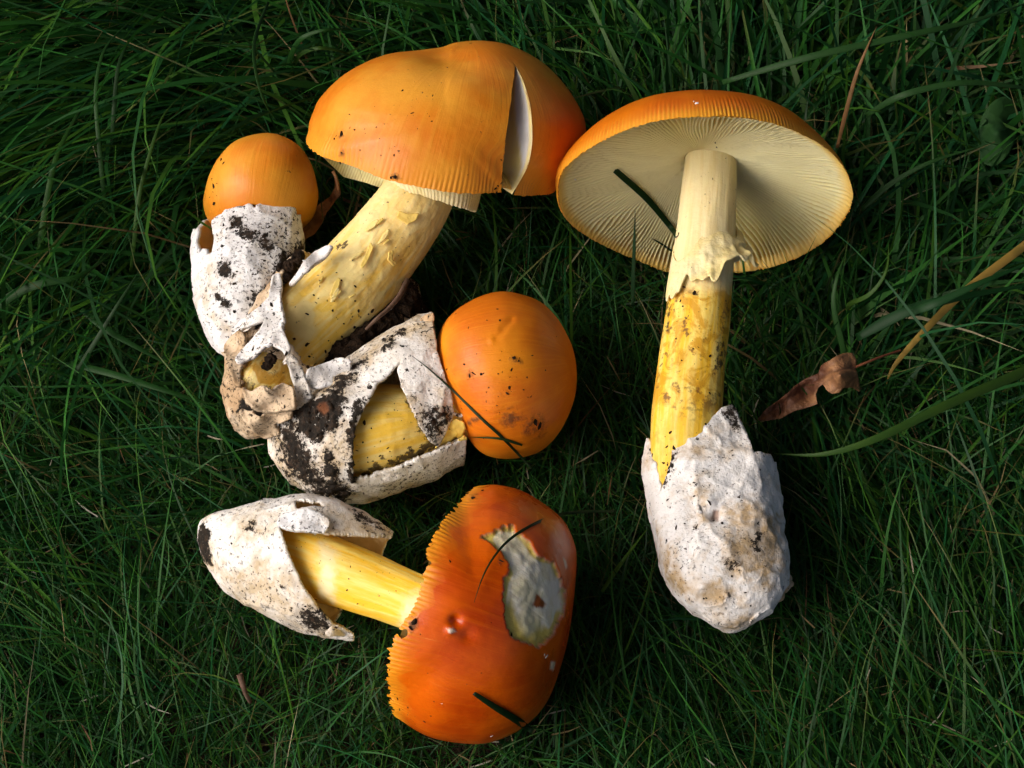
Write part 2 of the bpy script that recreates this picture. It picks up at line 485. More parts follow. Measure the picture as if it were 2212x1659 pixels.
def stem_material(name, yellow, cream, blot_amt=.0):
    m, nt, b = mat(name); n = N(nt)
    u = n.attr('uvw', 'Vector')
    st = n.noise(1.0, 4, .6, n.scale(u, (420, 420, 40)))
    bl = n.noise(120, 5, .65, dist=.8)
    c = n.mix(n.ramp(st, .38, .66), yellow, cream)
    c = n.mix(n.ramp(n.attr('flake'), .35, .75), c, cream)
    c = n.mix(n.attr('cream'), c, n.mix(n.ramp(st, .4, .65), (.85, .74, .42), (.80, .66, .33)))
    bw = n.math('MULTIPLY', n.attr('blot'), n.ramp(bl, .47, .60))
    c = n.mix(n.math('MULTIPLY', bw, .85), c, (.60, .30, .012))
    bw2 = n.math('MULTIPLY', n.attr('blot'), n.ramp(n.noise(170, 4, .7), .55, .66))
    c = n.mix(n.math('MULTIPLY', bw2, .85), c, (.14, .055, .018))
    dd = n.attr('dirt')
    s3 = n.ramp(n.math('ADD', dd, n.math('MULTIPLY', n.math('SUBTRACT', n.noise(420, 5, .7), .5), 1.7)), .45, .65)
    s3 = n.math('MULTIPLY', s3, n.ramp(dd, .02, .2))
    sp = n.math('MULTIPLY', n.ramp(n.noise(640, 3), .67, .71), n.ramp(n.noise(80, 2), .45, .6))
    d = n.math('MAXIMUM', s3, sp, clamp=True)
    c = n.mix(n.math('MULTIPLY', d, .9), c, (.05, .028, .015))
    nt.links.new(c, b.inputs['Base Color'])
    b.inputs['Roughness'].default_value = .5; b.inputs['Specular IOR Level'].default_value = .35
    sss(b, .14, (1, .6, .2), .003)
    h = n.math('ADD', n.math('MULTIPLY', st, .8), n.math('MULTIPLY', n.noise(260, 4), .7))
    nt.links.new(n.bump(h, .35, .0012), b.inputs['Normal'])
    return m
def plain(name, c1, c2, scale, rough=.7, bump=.4, bdist=.001, spec=.25, detail=4, ss=0.0):
    m, nt, b = mat(name); n = N(nt)
    k = n.noise(scale, detail, .6)
    nt.links.new(n.mix(n.ramp(k, .35, .65), c1, c2), b.inputs['Base Color'])
    b.inputs['Roughness'].default_value = rough; b.inputs['Specular IOR Level'].default_value = spec
    nt.links.new(n.bump(n.noise(scale * 4, 4), bump, bdist), b.inputs['Normal'])
    if ss: sss(b, ss, (1, .7, .3), .003)
    return m
def gill_material():
    m, nt, b = mat('gills'); n = N(nt)
    g = n.attr('g'); s = n.attr('sr')
    valley = n.mix(n.ramp(s, .12, .5), (.60, .44, .13), (.80, .67, .27))
    c = n.mix(n.ramp(g, .25, 1.2), (.95, .87, .46), valley)
    c = n.mix(n.ramp(n.noise(50, 3), .4, .65, 0, .3), c, (.84, .72, .32))
    c = n.mix(n.ramp(s, .10, .0, 0, .8), c, (.78, .45, .05))
    nt.links.new(c, b.inputs['Base Color'])
    b.inputs['Roughness'].default_value = .6; b.inputs['Specular IOR Level'].default_value = .2
    sss(b, .30, (1, .75, .35), .006)
    translucent(nt, b, c, .12)
    return m
def translucent(nt, b, c, f):
    tr = nt.nodes.new('ShaderNodeBsdfTranslucent')
    if hasattr(c, 'node'): nt.links.new(c, tr.inputs['Color'])
    else: tr.inputs['Color'].default_value = (*c, 1)
    mx = nt.nodes.new('ShaderNodeMixShader'); mx.inputs[0].default_value = f
    nt.links.new(b.outputs[0], mx.inputs[1]); nt.links.new(tr.outputs[0], mx.inputs[2])
    nt.links.new(mx.outputs[0], nt.nodes['Material Output'].inputs[0])
def grass_material(name='grass'):
    m, nt, b = mat(name); n = N(nt)
    c = n.attr('col', 'Color')
    c = n.mix(n.ramp(n.noise(140, 2), .35, .7, 0, .35), c, (.012, .05, .012), 'MIX')
    nt.links.new(c, b.inputs['Base Color'])
    b.inputs['Roughness'].default_value = .48; b.inputs['Specular IOR Level'].default_value = .16
    tr = nt.nodes.new('ShaderNodeBsdfTranslucent'); nt.links.new(c, tr.inputs['Color'])
    mx = nt.nodes.new('ShaderNodeMixShader'); mx.inputs[0].default_value = .22
    nt.links.new(b.outputs[0], mx.inputs[1]); nt.links.new(tr.outputs[0], mx.inputs[2])
    nt.links.new(mx.outputs[0], nt.nodes['Material Output'].inputs[0])
    return m
CAP_PALE = cap_material('cap_golden', (.70, .305, .026), (.63, .180, .008), (.72, .28, .02))
CAP_ORANGE = cap_material('cap_orange', (.75, .255, .010), (.60, .140, .004), (.78, .31, .02))
CAP_RED = cap_material('cap_red_orange', (.72, .125, .0020), (.48, .050, .0008), (.86, .38, .02), speck=.66, gloss=.12)
CAP_DEEP = cap_material('cap_deep_orange', (.80, .20, .004), (.68, .12, .002), (.88, .46, .04), speck=.70, thin=.28)
VOLVA = volva_material('volva_white', white=(.80, .80, .81), speck=.035)
VOLVA_E = volva_material('volva_stained', tan=(.46, .31, .14), stain=.05)
VOLVA_DIRTY = volva_material('volva_dirty', white=(.80, .78, .75), speck=.05, stain=.09)
VOLVA_BROWN = volva_material('volva_brown', white=(.66, .52, .36), tan=(.42, .27, .14), speck=.05, stain=.10)
VOLVA_IN = plain('volva_inside', (.78, .62, .36), (.66, .46, .20), 120, ss=.1)
STEM = stem_material('stem_yellow', (.84, .54, .06), (.84, .66, .24))
STEM_GOLD = stem_material('stem_gold', (.88, .52, .025), (.86, .66, .17))
STEM_PALE = stem_material('stem_pale', (.86, .57, .08), (.86, .70, .29))
RING = plain('ring_veil', (.84, .73, .42), (.82, .67, .30), 130, .55, .5, ss=.15)
GILL = gill_material()
FLESH = plain('cap_flesh', (.82, .79, .76), (.80, .78, .70), 60, .6, .3, ss=.15)
FLESH_Y = plain('cap_flesh_yellow', (.80, .73, .42), (.78, .70, .34), 60, .6, .3, ss=.15)
SOIL = plain('soil', (.010, .0075, .005), (.040, .026, .016), 180, .9, 1.0, .003, spec=.1)
SOIL_CRUMB = plain('soil_crumb', (.009, .006, .004), (.040, .024, .014), 420, .9, 1.0, .0015, spec=.1)
LEAF_BROWN = plain('dry_leaf', (.17, .07, .028), (.27, .125, .05), 130, .6, .8, .0015, spec=.3)
ROOT = plain('root', (.08, .045, .03), (.16, .10, .07), 200, .8)
GRASS = grass_material()

# ================================================================== the ground
GZ = -0.012
def make_ground():
    n = 161
    lin = np.linspace(-1, 1, n); s = np.sign(lin) * (np.abs(lin) ** 4 * 29.4 + np.abs(lin) * .6)
    X, Y = np.meshgrid(s, s)
    P = np.stack([X.ravel(), Y.ravel(), np.zeros(X.size)], 1)
    P[:, 2] = GZ + fbm(P, 14, 3, 2) * .004
    o = build('ground', M(P, grid_faces(n, n, False)), SOIL, block=False)
    o['kind'] = 'structure'; o['label'] = 'dark damp soil under the grass'
    return o
make_ground()

# ================================================================== mushrooms
GROUP = 'picked orange mushrooms laid on the grass'
def crumbs(parent, spots, seed=0, mat_=None, name='soil_crumbs'):
    """crumbs of soil lying on a thing: (x, y, radius mm) found on its surface"""
    own = [i for i, q in enumerate(BVH_O) if q[2] is parent]
    V = []; Fq = []; off = 0
    for i in own:
        V.append(BVH_V[i]); Fq.extend((BVH_FL[i] + off).tolist()); off += len(BVH_V[i])
    T = BVHTree.FromPolygons(np.vstack(V).tolist(), Fq); r = np.random.default_rng(seed); ms = []
    for (x, y, rad) in spots:
        d = ray(x, y); d = d / np.linalg.norm(d)
        loc, nor, idx, dist = T.ray_cast(Vector(CAM), Vector(d))
        if loc is None: continue
        nor = np.array(nor)
        if nor @ d > 0: nor = -nor
        e1 = np.cross(nor, r.normal(size=3)); e1 /= np.linalg.norm(e1); e2 = np.cross(nor, e1)
        v = ICO_V * (1 + r.uniform(-.5, .5, (len(ICO_V), 1)))
        rad = rad * .72; sx, sy = rad * r.uniform(.6, 1.9), rad * r.uniform(.4, 1.0)
        P = np.array(loc) + (v[:, :1] * sx * e1 + v[:, 1:2] * sy * e2 + v[:, 2:] * rad * .45 * nor + nor * rad * .1) * 1e-3
        ms.append(M(P, ICO_F))
    if ms:
        o = build(name, join(ms), mat_ or SOIL_CRUMB, parent, smooth=False, block=False)
        o['kind'] = 'stuff'
        return o
def scatter(n, x0, y0, x1, y1, rmin, rmax, seed):
    r = np.random.default_rng(seed)
    return [(r.uniform(x0, x1), r.uniform(y0, y1), rmin + (rmax - rmin) * r.uniform() ** 3) for _ in range(n)]
def cluster(n, cx, cy, sx, sy, rmin, rmax, seed):
    r = np.random.default_rng(seed)
    return [(r.normal(cx, sx), r.normal(cy, sy), rmin + (rmax - rmin) * r.uniform() ** 2.5) for _ in range(n)]
def lumps(m, a1=1.0, s1=55, a2=.4, s2=170, seed=1):
    fold = (1 - np.abs(fbm(m.v, s1 * 1.5, 2, seed + 20))) ** 5      # soft creases of a crumpled membrane
    displace(m, fold * .9e-3 - .35e-3)
    displace(m, (fbm(m.v, s1, 2, seed) * a1 + fbm(m.v, s2, 3, seed + 4) * a2 + fbm(m.v, 520, 2, seed + 8) * .13) * 1e-3)

# ---------------------------------------------------------- A: small one in its white cup
def mushroom_cup():
    t = thing('mushroom', 'small mushroom with golden round cap half inside a white speckled cup', 'mushroom', W(535, 700, 0), GROUP)
    cap = cap_mesh(572, 420, 24, (.12, .95, .28), 22, 20, nu=240, nv=100, tmax=1.75, power=.9)
    fit_outline([cap], [(441, 440), (447, 395), (467, 345), (505, 306), (555, 289), (600, 290), (645, 313), (672, 350), (686, 395),
                        (688, 430), (676, 470), (640, 500), (580, 512), (500, 508), (456, 482)], 570, 410)
    displace(cap, fbm(cap.v, 32, 3, 3) * .0011)
    build('cap', cap, CAP_PALE, t)
    st = tube(cl([(572, 450, 55, 24), (560, 520, 58, 23), (540, 600, 62, 21), (520, 680, 60, 20), (510, 730, 40, 20)]), 80, 40)
    build('stem', st, STEM_PALE, t)
    v = tube([(428, 455, 652, 415, 24), (420, 500, 653, 455, 24), (415, 545, 655, 500, 23), (414, 590, 656, 545, 22), (418, 635, 652, 592, 21),
              (425, 675, 645, 642, 20), (439, 712, 628, 688, 19), (458, 745, 600, 724, 18), (482, 768, 562, 755, 18), (508, 780, 535, 774, 18), (519, 779, 524, 778, 18)], 200, 140, .95)
    lumps(v, 1.2, 60, .45, 190, 11)
    x, y, _ = proj(v.v)
    # dented knob on the front
    for (dx, dy, s, am) in ((560, 690, 26, -1.8), (545, 702, 16, 1.9), (520, 560, 40, .8), (600, 520, 26, -.7)):
        displace(v, am * 1e-3 * np.exp(-((x - dx) ** 2 + (y - dy) ** 2) / (2 * s * s)) * (facing(v) > 0))
    v.a['dirt'] = np.zeros(len(v.v))
    paint(v, 'dirt', [[(502, 465), (525, 470), (530, 490), (548, 500), (545, 518), (525, 520), (512, 500), (500, 480)],
                      [(560, 515), (580, 505), (592, 525), (585, 550), (568, 548)],
                      [(600, 545), (622, 540), (632, 570), (630, 610), (612, 625), (600, 600)],
                      [(470, 570), (492, 565), (498, 598), (478, 600)], [(470, 640), (500, 650), (498, 665), (470, 662)]], 9, noise=10)
    paint(v, 'dirt', [[(540, 640), (640, 600), (655, 660), (600, 720), (540, 700)], [(600, 560), (660, 520), (665, 620), (600, 640)]], 26, noise=12, seed=8)
    v.a['dirt'] *= .93
    paint(v, 'grit', [[(470, 470), (640, 440), (655, 640), (600, 730), (470, 720), (450, 600)]], 20, noise=14)
    paint(v, 'grit', [[(560, 600), (660, 560), (650, 660), (600, 730), (540, 700)]], 20, noise=14); v.a['grit'] *= .55 + .45 * sstep(520, 620, proj(v.v)[0])
    v.a['tan'] = np.zeros(len(v.v)); paint(v, 'tan', [[(545, 670), (575, 665), (590, 690), (570, 715), (545, 705)]], 10)
    v.a['tan'] *= .5
    cut(v, [(380, 380), (720, 380), (720, 430), (652, 462), (644, 463), (638, 449), (625, 440), (600, 433), (565, 436), (551, 438), (552, 450), (545, 441),
            (520, 443), (490, 452), (470, 465), (456, 478), (448, 474), (436, 477), (424, 494), (380, 500)], 'all', 2.5, 4)
    cut(v, [(440, 470), (428, 488), (425, 505), (424, 528), (432, 546), (440, 534), (448, 549), (458, 543), (462, 512), (457, 488), (458, 470)], 'front', 2.0, 2)
    build('volva', v, [VOLVA, VOLVA_IN], t, solid=.0016, inner=1)
    crumbs(t, cluster(10, 465, 395, 9, 34, .25, .9, 1) + cluster(60, 560, 600, 60, 70, .2, .9, 2) + cluster(14, 515, 490, 16, 18, .4, 1.2, 3) + [(478, 345, 1.1), (483, 352, .8), (505, 458, .9)], 4)
    return t

# ---------------------------------------------------------- B: large one with a knife cut
def mushroom_split():
    t = thing('mushroom', 'large golden mushroom with a split cap showing white flesh and a peeling yellow stem', 'mushroom', W(640, 800, 0), GROUP)
    cap = cap_mesh(955, 352, 40, (.235, .68, .69), 50, 43, nu=640, nv=100, tmax=1.04, power=.86, ribs=170, rib_amp=.30, rib_start=.83, jag=.6)
    gl = under_mesh(cap, 14, 14, 130, .9, rim=.97)
    out = [(672, 262), (690, 218), (738, 168), (795, 132), (850, 112), (915, 106), (955, 103), (985, 94), (1045, 88), (1100, 97), (1160, 125), (1203, 162),
           (1242, 215), (1266, 270), (1262, 335), (1236, 385), (1198, 411), (1150, 424), (1112, 425), (1079, 419), (1025, 420), (966, 415), (907, 404),
           (829, 387), (758, 360), (704, 342), (681, 329), (671, 305), (671, 280)]
    fit_outline([cap, gl], out, 965, 270, bins=220, smooth=4)
    x, y, _ = proj(cap.v); fc = facing(cap) > 0
    # the crease that runs in from the notch in the crown
    q = np.stack([x, y], 1); a0 = np.array([950, 95.]); a1 = np.array([1095, 178.])
    s = np.clip(((q - a0) @ (a1 - a0)) / ((a1 - a0) @ (a1 - a0)), 0, 1)
    dd = np.linalg.norm(q - (a0 + s[:, None] * (a1 - a0)), axis=1)
    displace(cap, -2.6e-3 * np.exp(-(dd / 42) ** 2) * (1 - .75 * s) * sstep(0, .35, facing(cap)))
    displace(cap, fbm(cap.v, 28, 2, 21) * .0014)
    cap.a['dirt'] = np.zeros(len(cap.v))
    paint(cap, 'dirt', [[(842, 376), (862, 372), (868, 388), (848, 390)], [(728, 285), (742, 282), (748, 296), (735, 298)], [(733, 322), (745, 322), (745, 338), (732, 336)]], 4, noise=4)
    x, y, _ = proj(cap.v)
    cap.a['deep'] = sstep(1090, 1240, x + fbm(cap.v, 60, 3, 5) * 40) * sstep(120, 300, y)
    cutp = [(1113, 142), (1109, 175), (1105, 205), (1099, 250), (1092, 300), (1087, 355), (1083, 408), (1083, 440), (1105, 440), (1110, 418),
            (1135, 370), (1146, 335), (1150, 305), (1149, 262), (1143, 222), (1131, 178), (1122, 155)]
    # the wall of white flesh inside the cut, from the right-hand lip down under the left-hand lip
    Tm = BVHTree.FromPolygons(cap.v.tolist(), cap.f.tolist())
    left = spline([(1113, 142), (1105, 205), (1099, 250), (1092, 300), (1087, 355), (1083, 404)], 60)
    right = spline([(1114, 142), (1131, 178), (1145, 228), (1150, 290), (1146, 335), (1135, 370), (1106, 420)], 60)
    rows = []; yl = []
    for i in range(60):
        l, r = left[i], right[i]; row = []
        for j in range(15):
            f = j / 14.0
            p = r + (l - r) * f * 1.28
            d = ray(p[0], p[1]); d /= np.linalg.norm(d)
            loc, _, _, _ = Tm.ray_cast(Vector(CAM), Vector(d))
            if loc is None: loc = Vector(rows[-1][j]) if rows else Vector(W(p[0], p[1], 60))
            wdt = min(1, np.linalg.norm(l - r) / 45)
            row.append(np.array(loc) + d * (-.0002 + .013 * f ** .8 * (wdt * .8 + .2)))
            yl.append(max(.9 * (f < .08), 1e-9) if f < .08 else sstep(.60, .74, f * 1.28 + .62 * sstep(16, 58, i) - .08))
        rows.append(np.array(row))
    fl = M(np.vstack(rows), grid_faces(60, 15, False), yel=np.array(yl))
    cap_o = build('cap', cap_cut(cap, cutp), CAP_PALE, t)
    fo = build('cut_flesh', fl, cutflesh(), t, sub=cap_o)
    fo['label'] = 'white flesh inside the knife cut'
    build('gills', join([gl, edge_gills()]), GILL, t)
    # stem with peeling skin
    st = tube(cl([(540, 850, 55, 22), (575, 805, 80, 23), (630, 735, 93, 24), (700, 668, 97, 26), (775, 595, 92, 29), (845, 512, 86, 33), (893, 440, 80, 37), (925, 365, 77, 41), (940, 320, 74, 44)]), 200, 210, .95)
    x, y, _ = proj(st.v)
    f1 = fbm(st.a['uvw'] * np.array([1, 1, .7]), 130, 4, 31)
    ter = np.floor(f1 * 5) / 5 + sstep(.75, 1, (f1 * 5) % 1) / 5
    displace(st, (ter * .9 + fbm(st.v, 40, 2, 6) * .8) * 1e-3)
    st.a['flake'] = np.clip((ter + .5), 0, 1)
    st.a['dirt'] = np.zeros(len(st.v))
    paint(st, 'dirt', [[(680, 800), (730, 755), (800, 705), (850, 650), (900, 590), (930, 560), (930, 600), (860, 690), (770, 770), (700, 830)]], 14, noise=10)
    paint(st, 'dirt', [[(722, 530), (745, 520), (750, 530), (728, 540)]], 8, noise=8)
    st.a['dirt'] *= .9
    st.a['blot'] = sstep(-40, 40, (y - 760) + (600 - x) * .4) + .35 * sstep(.2, .9, fbm(st.v, 50, 2, 14))
    st.a['blot'] = np.clip(st.a['blot'], 0, 1)
    st.a['dirt'] = np.maximum(st.a['dirt'], .42 * sstep(770, 840, y) * (x < 660))
    st.a['cream'] = sstep(430, 560, 1100 - y) * 0 + sstep(620, 450, y) * .45
    stem_o = build('stem', st, STEM_PALE, t)
    # peeled flakes that stand off the stem
    for k, (pl, an) in enumerate([
        ([(800, 520), (792, 545), (783, 562), (778, 575), (784, 580), (796, 560), (806, 535)], 0),
        ([(862, 455), (880, 462), (905, 460), (900, 475), (880, 485), (868, 478), (856, 470)], 1),
        ([(840, 545), (850, 540), (848, 560), (860, 570), (850, 575), (838, 562)], 2)]):
        zz = {0: 60, 1: 72, 2: 64}[an]
        s_ = sheet(pl, [(pl[0][0], pl[0][1], zz), (pl[3][0], pl[3][1], zz - 3)], 1.6, .3, 300, k + 3, .5)
        on_surface(s_, st, .0006)
        build('peeled_flake', s_, STEM_PALE, t, solid=.0004, block=False, sub=stem_o)
    gf = np.random.default_rng(77)
    for k in range(10):
        u = gf.uniform(.12, .88); c0 = np.array([690, 680]) * (1 - u) + np.array([885, 455]) * u + gf.uniform(-52, 52) * np.array([.72, .69])
        a0 = gf.uniform(.4, 1.2); L = gf.uniform(9, 24); wd = L * gf.uniform(.25, .5)
        ax_ = np.array([math.cos(a0), -math.sin(a0)]); nx_ = np.array([ax_[1], -ax_[0]])
        pl = [tuple(c0 + ax_ * L * a + nx_ * wd * b) for a, b in ((-1, 0), (-.5, -.6), (.2, -.8), (.9, -.4), (1, .2), (.3, .5), (-.4, .3))]
        s_ = sheet(pl, [(c0[0], c0[1], 60)], 2.2, .3, 300, k + 30, 2.5)
        if len(s_.f) < 6: continue
        on_surface(s_, st, .0005)
        s_.a['flake'] = np.full(len(s_.v), gf.uniform(0, 1))
        build('peeled_flake', s_, STEM_PALE, t, solid=.0003, block=False, sub=stem_o)
    # ring: pale pleated collar under the cap
    rg = ring_mesh([(836, 392), (1000, 395)], t)
    # torn volva round the base
    v = tube(cl([(548, 945, 8, 17), (548, 938, 30, 17), (552, 915, 60, 18), (562, 872, 86, 20), (580, 825, 100, 21), (610, 775, 112, 22), (648, 725, 120, 23), (690, 675, 122, 24), (725, 635, 118, 26), (755, 598, 112, 28)]), 230, 170, .98)
    lumps(v, 2.2, 60, 1.1, 180, 41)
    v.a['dirt'] = np.zeros(len(v.v)); v.a['tan'] = np.zeros(len(v.v))
    paint(v, 'tan', [[(478, 720), (520, 700), (545, 745), (525, 800), (540, 870), (600, 895), (640, 870), (650, 930), (560, 960), (500, 880), (475, 780)]], 14, noise=8)
    paint(v, 'dirt', [[(520, 860), (600, 885), (590, 925), (540, 930), (515, 890)], [(545, 690), (562, 685), (570, 705), (555, 712)], [(585, 735), (600, 730), (605, 755), (588, 758)], [(610, 690), (622, 686), (625, 705), (612, 708)]], 9, noise=9)
    cut(v, [(612, 585), (600, 620), (606, 660), (610, 700), (622, 735), (640, 760), (655, 785), (700, 800), (790, 760), (1000, 700), (1000, 400), (640, 400), (560, 560), (600, 575)], 'front', 3, 7)
    cut(v, [(519, 812), (524, 786), (545, 768), (575, 758), (592, 772), (615, 778), (633, 800), (636, 835), (628, 862), (600, 878), (560, 876), (530, 850)], 'front', 3, 9)
    cut(v, [(495, 712), (515, 690), (540, 688), (548, 700), (535, 712), (512, 722)], 'front', 2.5, 4)
    cut(v, [(640, 400), (1000, 400), (1000, 900), (900, 690), (760, 560), (640, 540)], 'back', 3, 6)
    v.a['grit'] = np.clip(.4 + .9 * fbm(v.v, 60, 2, 36), 0, 1)
    volva_o = build('volva', v, [VOLVA_BROWN, VOLVA_IN], t, solid=.0016, inner=1)
    # loose torn pieces of the volva
    flaps = [
        ([(592, 592), (604, 588), (608, 612), (604, 640), (612, 690), (606, 705), (628, 748), (622, 765), (590, 740), (570, 745), (545, 770), (514, 782), (508, 772), (535, 740), (560, 712), (572, 690), (540, 700), (510, 718), (498, 716), (520, 690), (560, 662), (580, 640)],
         [(598, 595, 44), (605, 650, 50), (620, 750, 51), (520, 770, 42), (500, 715, 38), (570, 700, 48), (590, 740, 50)], VOLVA, 1.0, .9),
        ([(622, 614), (640, 590), (655, 565), (680, 543), (705, 530), (720, 529), (712, 540), (690, 560), (668, 580), (645, 600), (630, 615)],
         [(622, 614, 44), (720, 529, 52), (680, 543, 46), (668, 580, 52)], VOLVA, .8, .4),
        ([(668, 795), (700, 784), (735, 772), (755, 776), (757, 795), (748, 818), (715, 830), (690, 840), (668, 838), (660, 815)],
         [(668, 795, 44), (755, 776, 46), (748, 818, 38), (668, 838, 38)], VOLVA, 1.2, .8),
        ([(872, 625), (888, 600), (902, 612), (912, 650), (914, 685), (890, 695), (840, 705), (800, 740), (790, 720), (840, 670)],
         [(888, 600, 18), (914, 685, 14), (800, 740, 22), (840, 670, 24)], VOLVA_DIRTY, 1.2, .6),
        ([(628, 762), (650, 790), (664, 830), (668, 862), (650, 880), (632, 878), (636, 840), (630, 805), (615, 775)],
         [(628, 762, 50), (650, 880, 36), (664, 830, 42)], VOLVA_DIRTY, 1.0, .6),
        ([(520, 880), (560, 900), (600, 890), (632, 885), (625, 905), (590, 918), (600, 940), (570, 948), (545, 930), (524, 905)],
         [(520, 880, 34), (632, 885, 38), (570, 948, 22), (560, 900, 38)], VOLVA_BROWN, 1.2, .8),
        ([(524, 838), (545, 846), (562, 832), (590, 842), (612, 826), (634, 838), (634, 880), (600, 890), (560, 886), (530, 866)],
         [(524, 838, 40), (634, 838, 44), (580, 835, 47), (580, 888, 38)], VOLVA_BROWN, 1.6, .6),
        ([(484, 745), (500, 722), (520, 712), (530, 728), (524, 752), (530, 775), (518, 800), (520, 835), (505, 830), (490, 790)],
         [(484, 745, 34), (530, 728, 44), (520, 835, 40), (505, 780, 42)], VOLVA_BROWN, 1.6, .8),
    ]
    for k, (pl, an, mt, lm, cr) in enumerate(flaps):  # each torn piece is a part of its own
        s_ = sheet(pl, an, 2.5, lm, 150, 50 + k, 3, cr)
        s_.a['dirt'] = np.clip(fbm(s_.v, 130, 3, 60 + k) * 1.3 - .25, 0, .9) if k != 3 else np.clip(fbm(s_.v, 90, 3, 60) * 2 + .3, 0, 1)
        s_.a['tan'] = np.zeros(len(s_.v)) + (.3 if mt is VOLVA_BROWN else .15)
        s_.a['grit'] = np.clip(.4 + .9 * fbm(s_.v, 80, 2, 70 + k), 0, 1)
        build('volva_flap', s_, mt, t, solid=.0014, sub=volva_o)
    # soil held by the base
    ms = []; r = np.random.default_rng(5)
    line = spline([(690, 800, 20, 20), (730, 772, 24, 26), (785, 735, 24, 30), (835, 690, 22, 30), (875, 650, 20, 24), (898, 660, 14, 22)], 46)
    for (x_, y_, z_, s_) in line:
        p = W(x_ + r.normal(0, 9), y_ + r.normal(0, 9), z_ + r.normal(0, 2))
        rad = s_ * r.uniform(.5, 1.05) / 5.8e3
        vv = ICO2_V * rad * np.array([1, 1, .9])
        q_ = vv + p
        vv = vv * (1 + .7 * fbm(q_, 180, 4, 9, .8) + .7 * fbm(q_, 520, 3, 12, .8))[:, None]
        ms.append(M(vv + p, ICO2_F))
    for (x_, y_, z_, s_) in [(600, 560, 34, 14), (612, 582, 38, 14), (628, 572, 40, 14), (645, 556, 42, 14), (620, 600, 42, 10), (585, 775, 46, 12), (575, 790, 40, 10)]:
        p = W(x_, y_, z_); vv = ICO2_V * s_ / 5.8e3
        vv = vv * (1 + .9 * fbm(vv + p, 300, 4, 9, .85))[:, None]; ms.append(M(vv + p, ICO2_F))
    o = build('soil_clump', join(ms), SOIL_CRUMB, t, smooth=False); o['kind'] = 'stuff'
    rt = wire([(880, 606, 32), (862, 640, 36), (838, 668, 38), (812, 690, 40), (790, 712, 38)], 1.1, .5, 8)
    build('root', rt, ROOT, t, block=False)
    crumbs(t, cluster(16, 900, 210, 60, 50, .15, .6, 11) + cluster(14, 780, 300, 40, 40, .2, .8, 12) + cluster(5, 1072, 395, 6, 16, .3, .7, 13) + [(738, 290, 1.5), (722, 300, .8), (738, 330, 1.2), (852, 382, 1.2), (845, 384, .8), (735, 352, .9)]
           + cluster(24, 720, 620, 60, 60, .2, .7, 14) + cluster(40, 580, 700, 40, 60, .2, 1.1, 15) + cluster(50, 780, 720, 60, 50, .4, 1.6, 16), 9)
    return t
def cap_cut(cap, poly):
    cut(cap, poly, 'front', 2.4, 1.3)
    return cap
def edge_gills():
    # the far margin of the cap, hanging lower than the near one
    m = sheet([(684, 326), (760, 356), (832, 380), (840, 396), (824, 406), (790, 395), (742, 382), (712, 353)], [(684, 326, 30), (835, 385, 30), (742, 382, 22), (824, 406, 24)], 2.2, .4, 200, 4, 1.5)
    x, y, _ = proj(m.v)
    return M(m.v, m.f, g=np.abs(np.sin(x * .5 + y * .2)), sr=np.full(len(m.v), .3))
def cutflesh():
    m, nt, b = mat('cut_flesh'); n = N(nt)
    c = n.mix(n.attr('yel'), (.80, .78, .76), (.80, .64, .22))
    c = n.mix(n.ramp(n.noise(140, 3), .4, .7, 0, .25), c, (.66, .62, .55))
    nt.links.new(c, b.inputs['Base Color']); b.inputs['Roughness'].default_value = .55
    sss(b, .15, (1, .8, .6), .003)
    nt.links.new(n.bump(n.noise(200, 3), .3, .001), b.inputs['Normal'])
    return m
def on_surface(s_, host, lift):
    """lay a small sheet on a body, along the lines of sight, a little proud of it"""
    T = BVHTree.FromPolygons(host.v.tolist(), host.f.tolist())
    for i, p in enumerate(s_.v):
        d = p - CAM; L = np.linalg.norm(d); d /= L
        loc, _, _, dist = T.ray_cast(Vector(CAM), Vector(d))
        if loc is not None: s_.v[i] = np.array(loc) - d * lift * (1 + 1.5 * (1 - s_.a['al'][i]))
def wire(pts, r0, r1, sides=6, n=24, zoff=0):
    """round strand through pixel points (x,y,z mm) with radii in mm"""
    S = spline(pts, n); P = W(S[:, 0], S[:, 1], S[:, 2] + zoff)
    tg = np.gradient(P, axis=0); tg /= np.linalg.norm(tg, axis=1, keepdims=True)
    a = np.cross(tg, NV); a /= np.linalg.norm(a, axis=1, keepdims=True); b = np.cross(tg, a)
    th = np.linspace(0, 2 * math.pi, sides, endpoint=False); rad = np.linspace(r0, r1, n)[:, None, None] * 1e-3
    V = P[:, None] + rad * (a[:, None] * np.cos(th)[None, :, None] + b[:, None] * np.sin(th)[None, :, None])
    m = M(V.reshape(-1, 3), grid_faces(n, sides, True))
    return m
def ring_mesh(_, t):
    """pleated collar hanging from the top of the stem, longer on the right"""
    m = tube([(812, 340, 1042, 372, 44), (822, 366, 1042, 398, 42), (832, 386, 1037, 426, 41), (841, 398, 1032, 444, 40), (846, 404, 1027, 457, 39)], 260, 40, .8)
    th = np.tile(np.arange(260) / 260 * 2 * math.pi, 40); al = m.a['al']
    displace(m, (.22 * np.sin(th * 70 + 3 * np.sin(th * 5)) * al + .8 * fbm(m.v, 60, 2, 3) * al) * 1e-3)
    m.v = m.v + ((fbm(np.stack([th * 9, th * 0, th * 0], 1), 1.0, 3, 5, .8) * .9e-3) * sstep(.8, 1, al))[:, None] * -UV
    return build('ring', m, RING, t, solid=.0008)

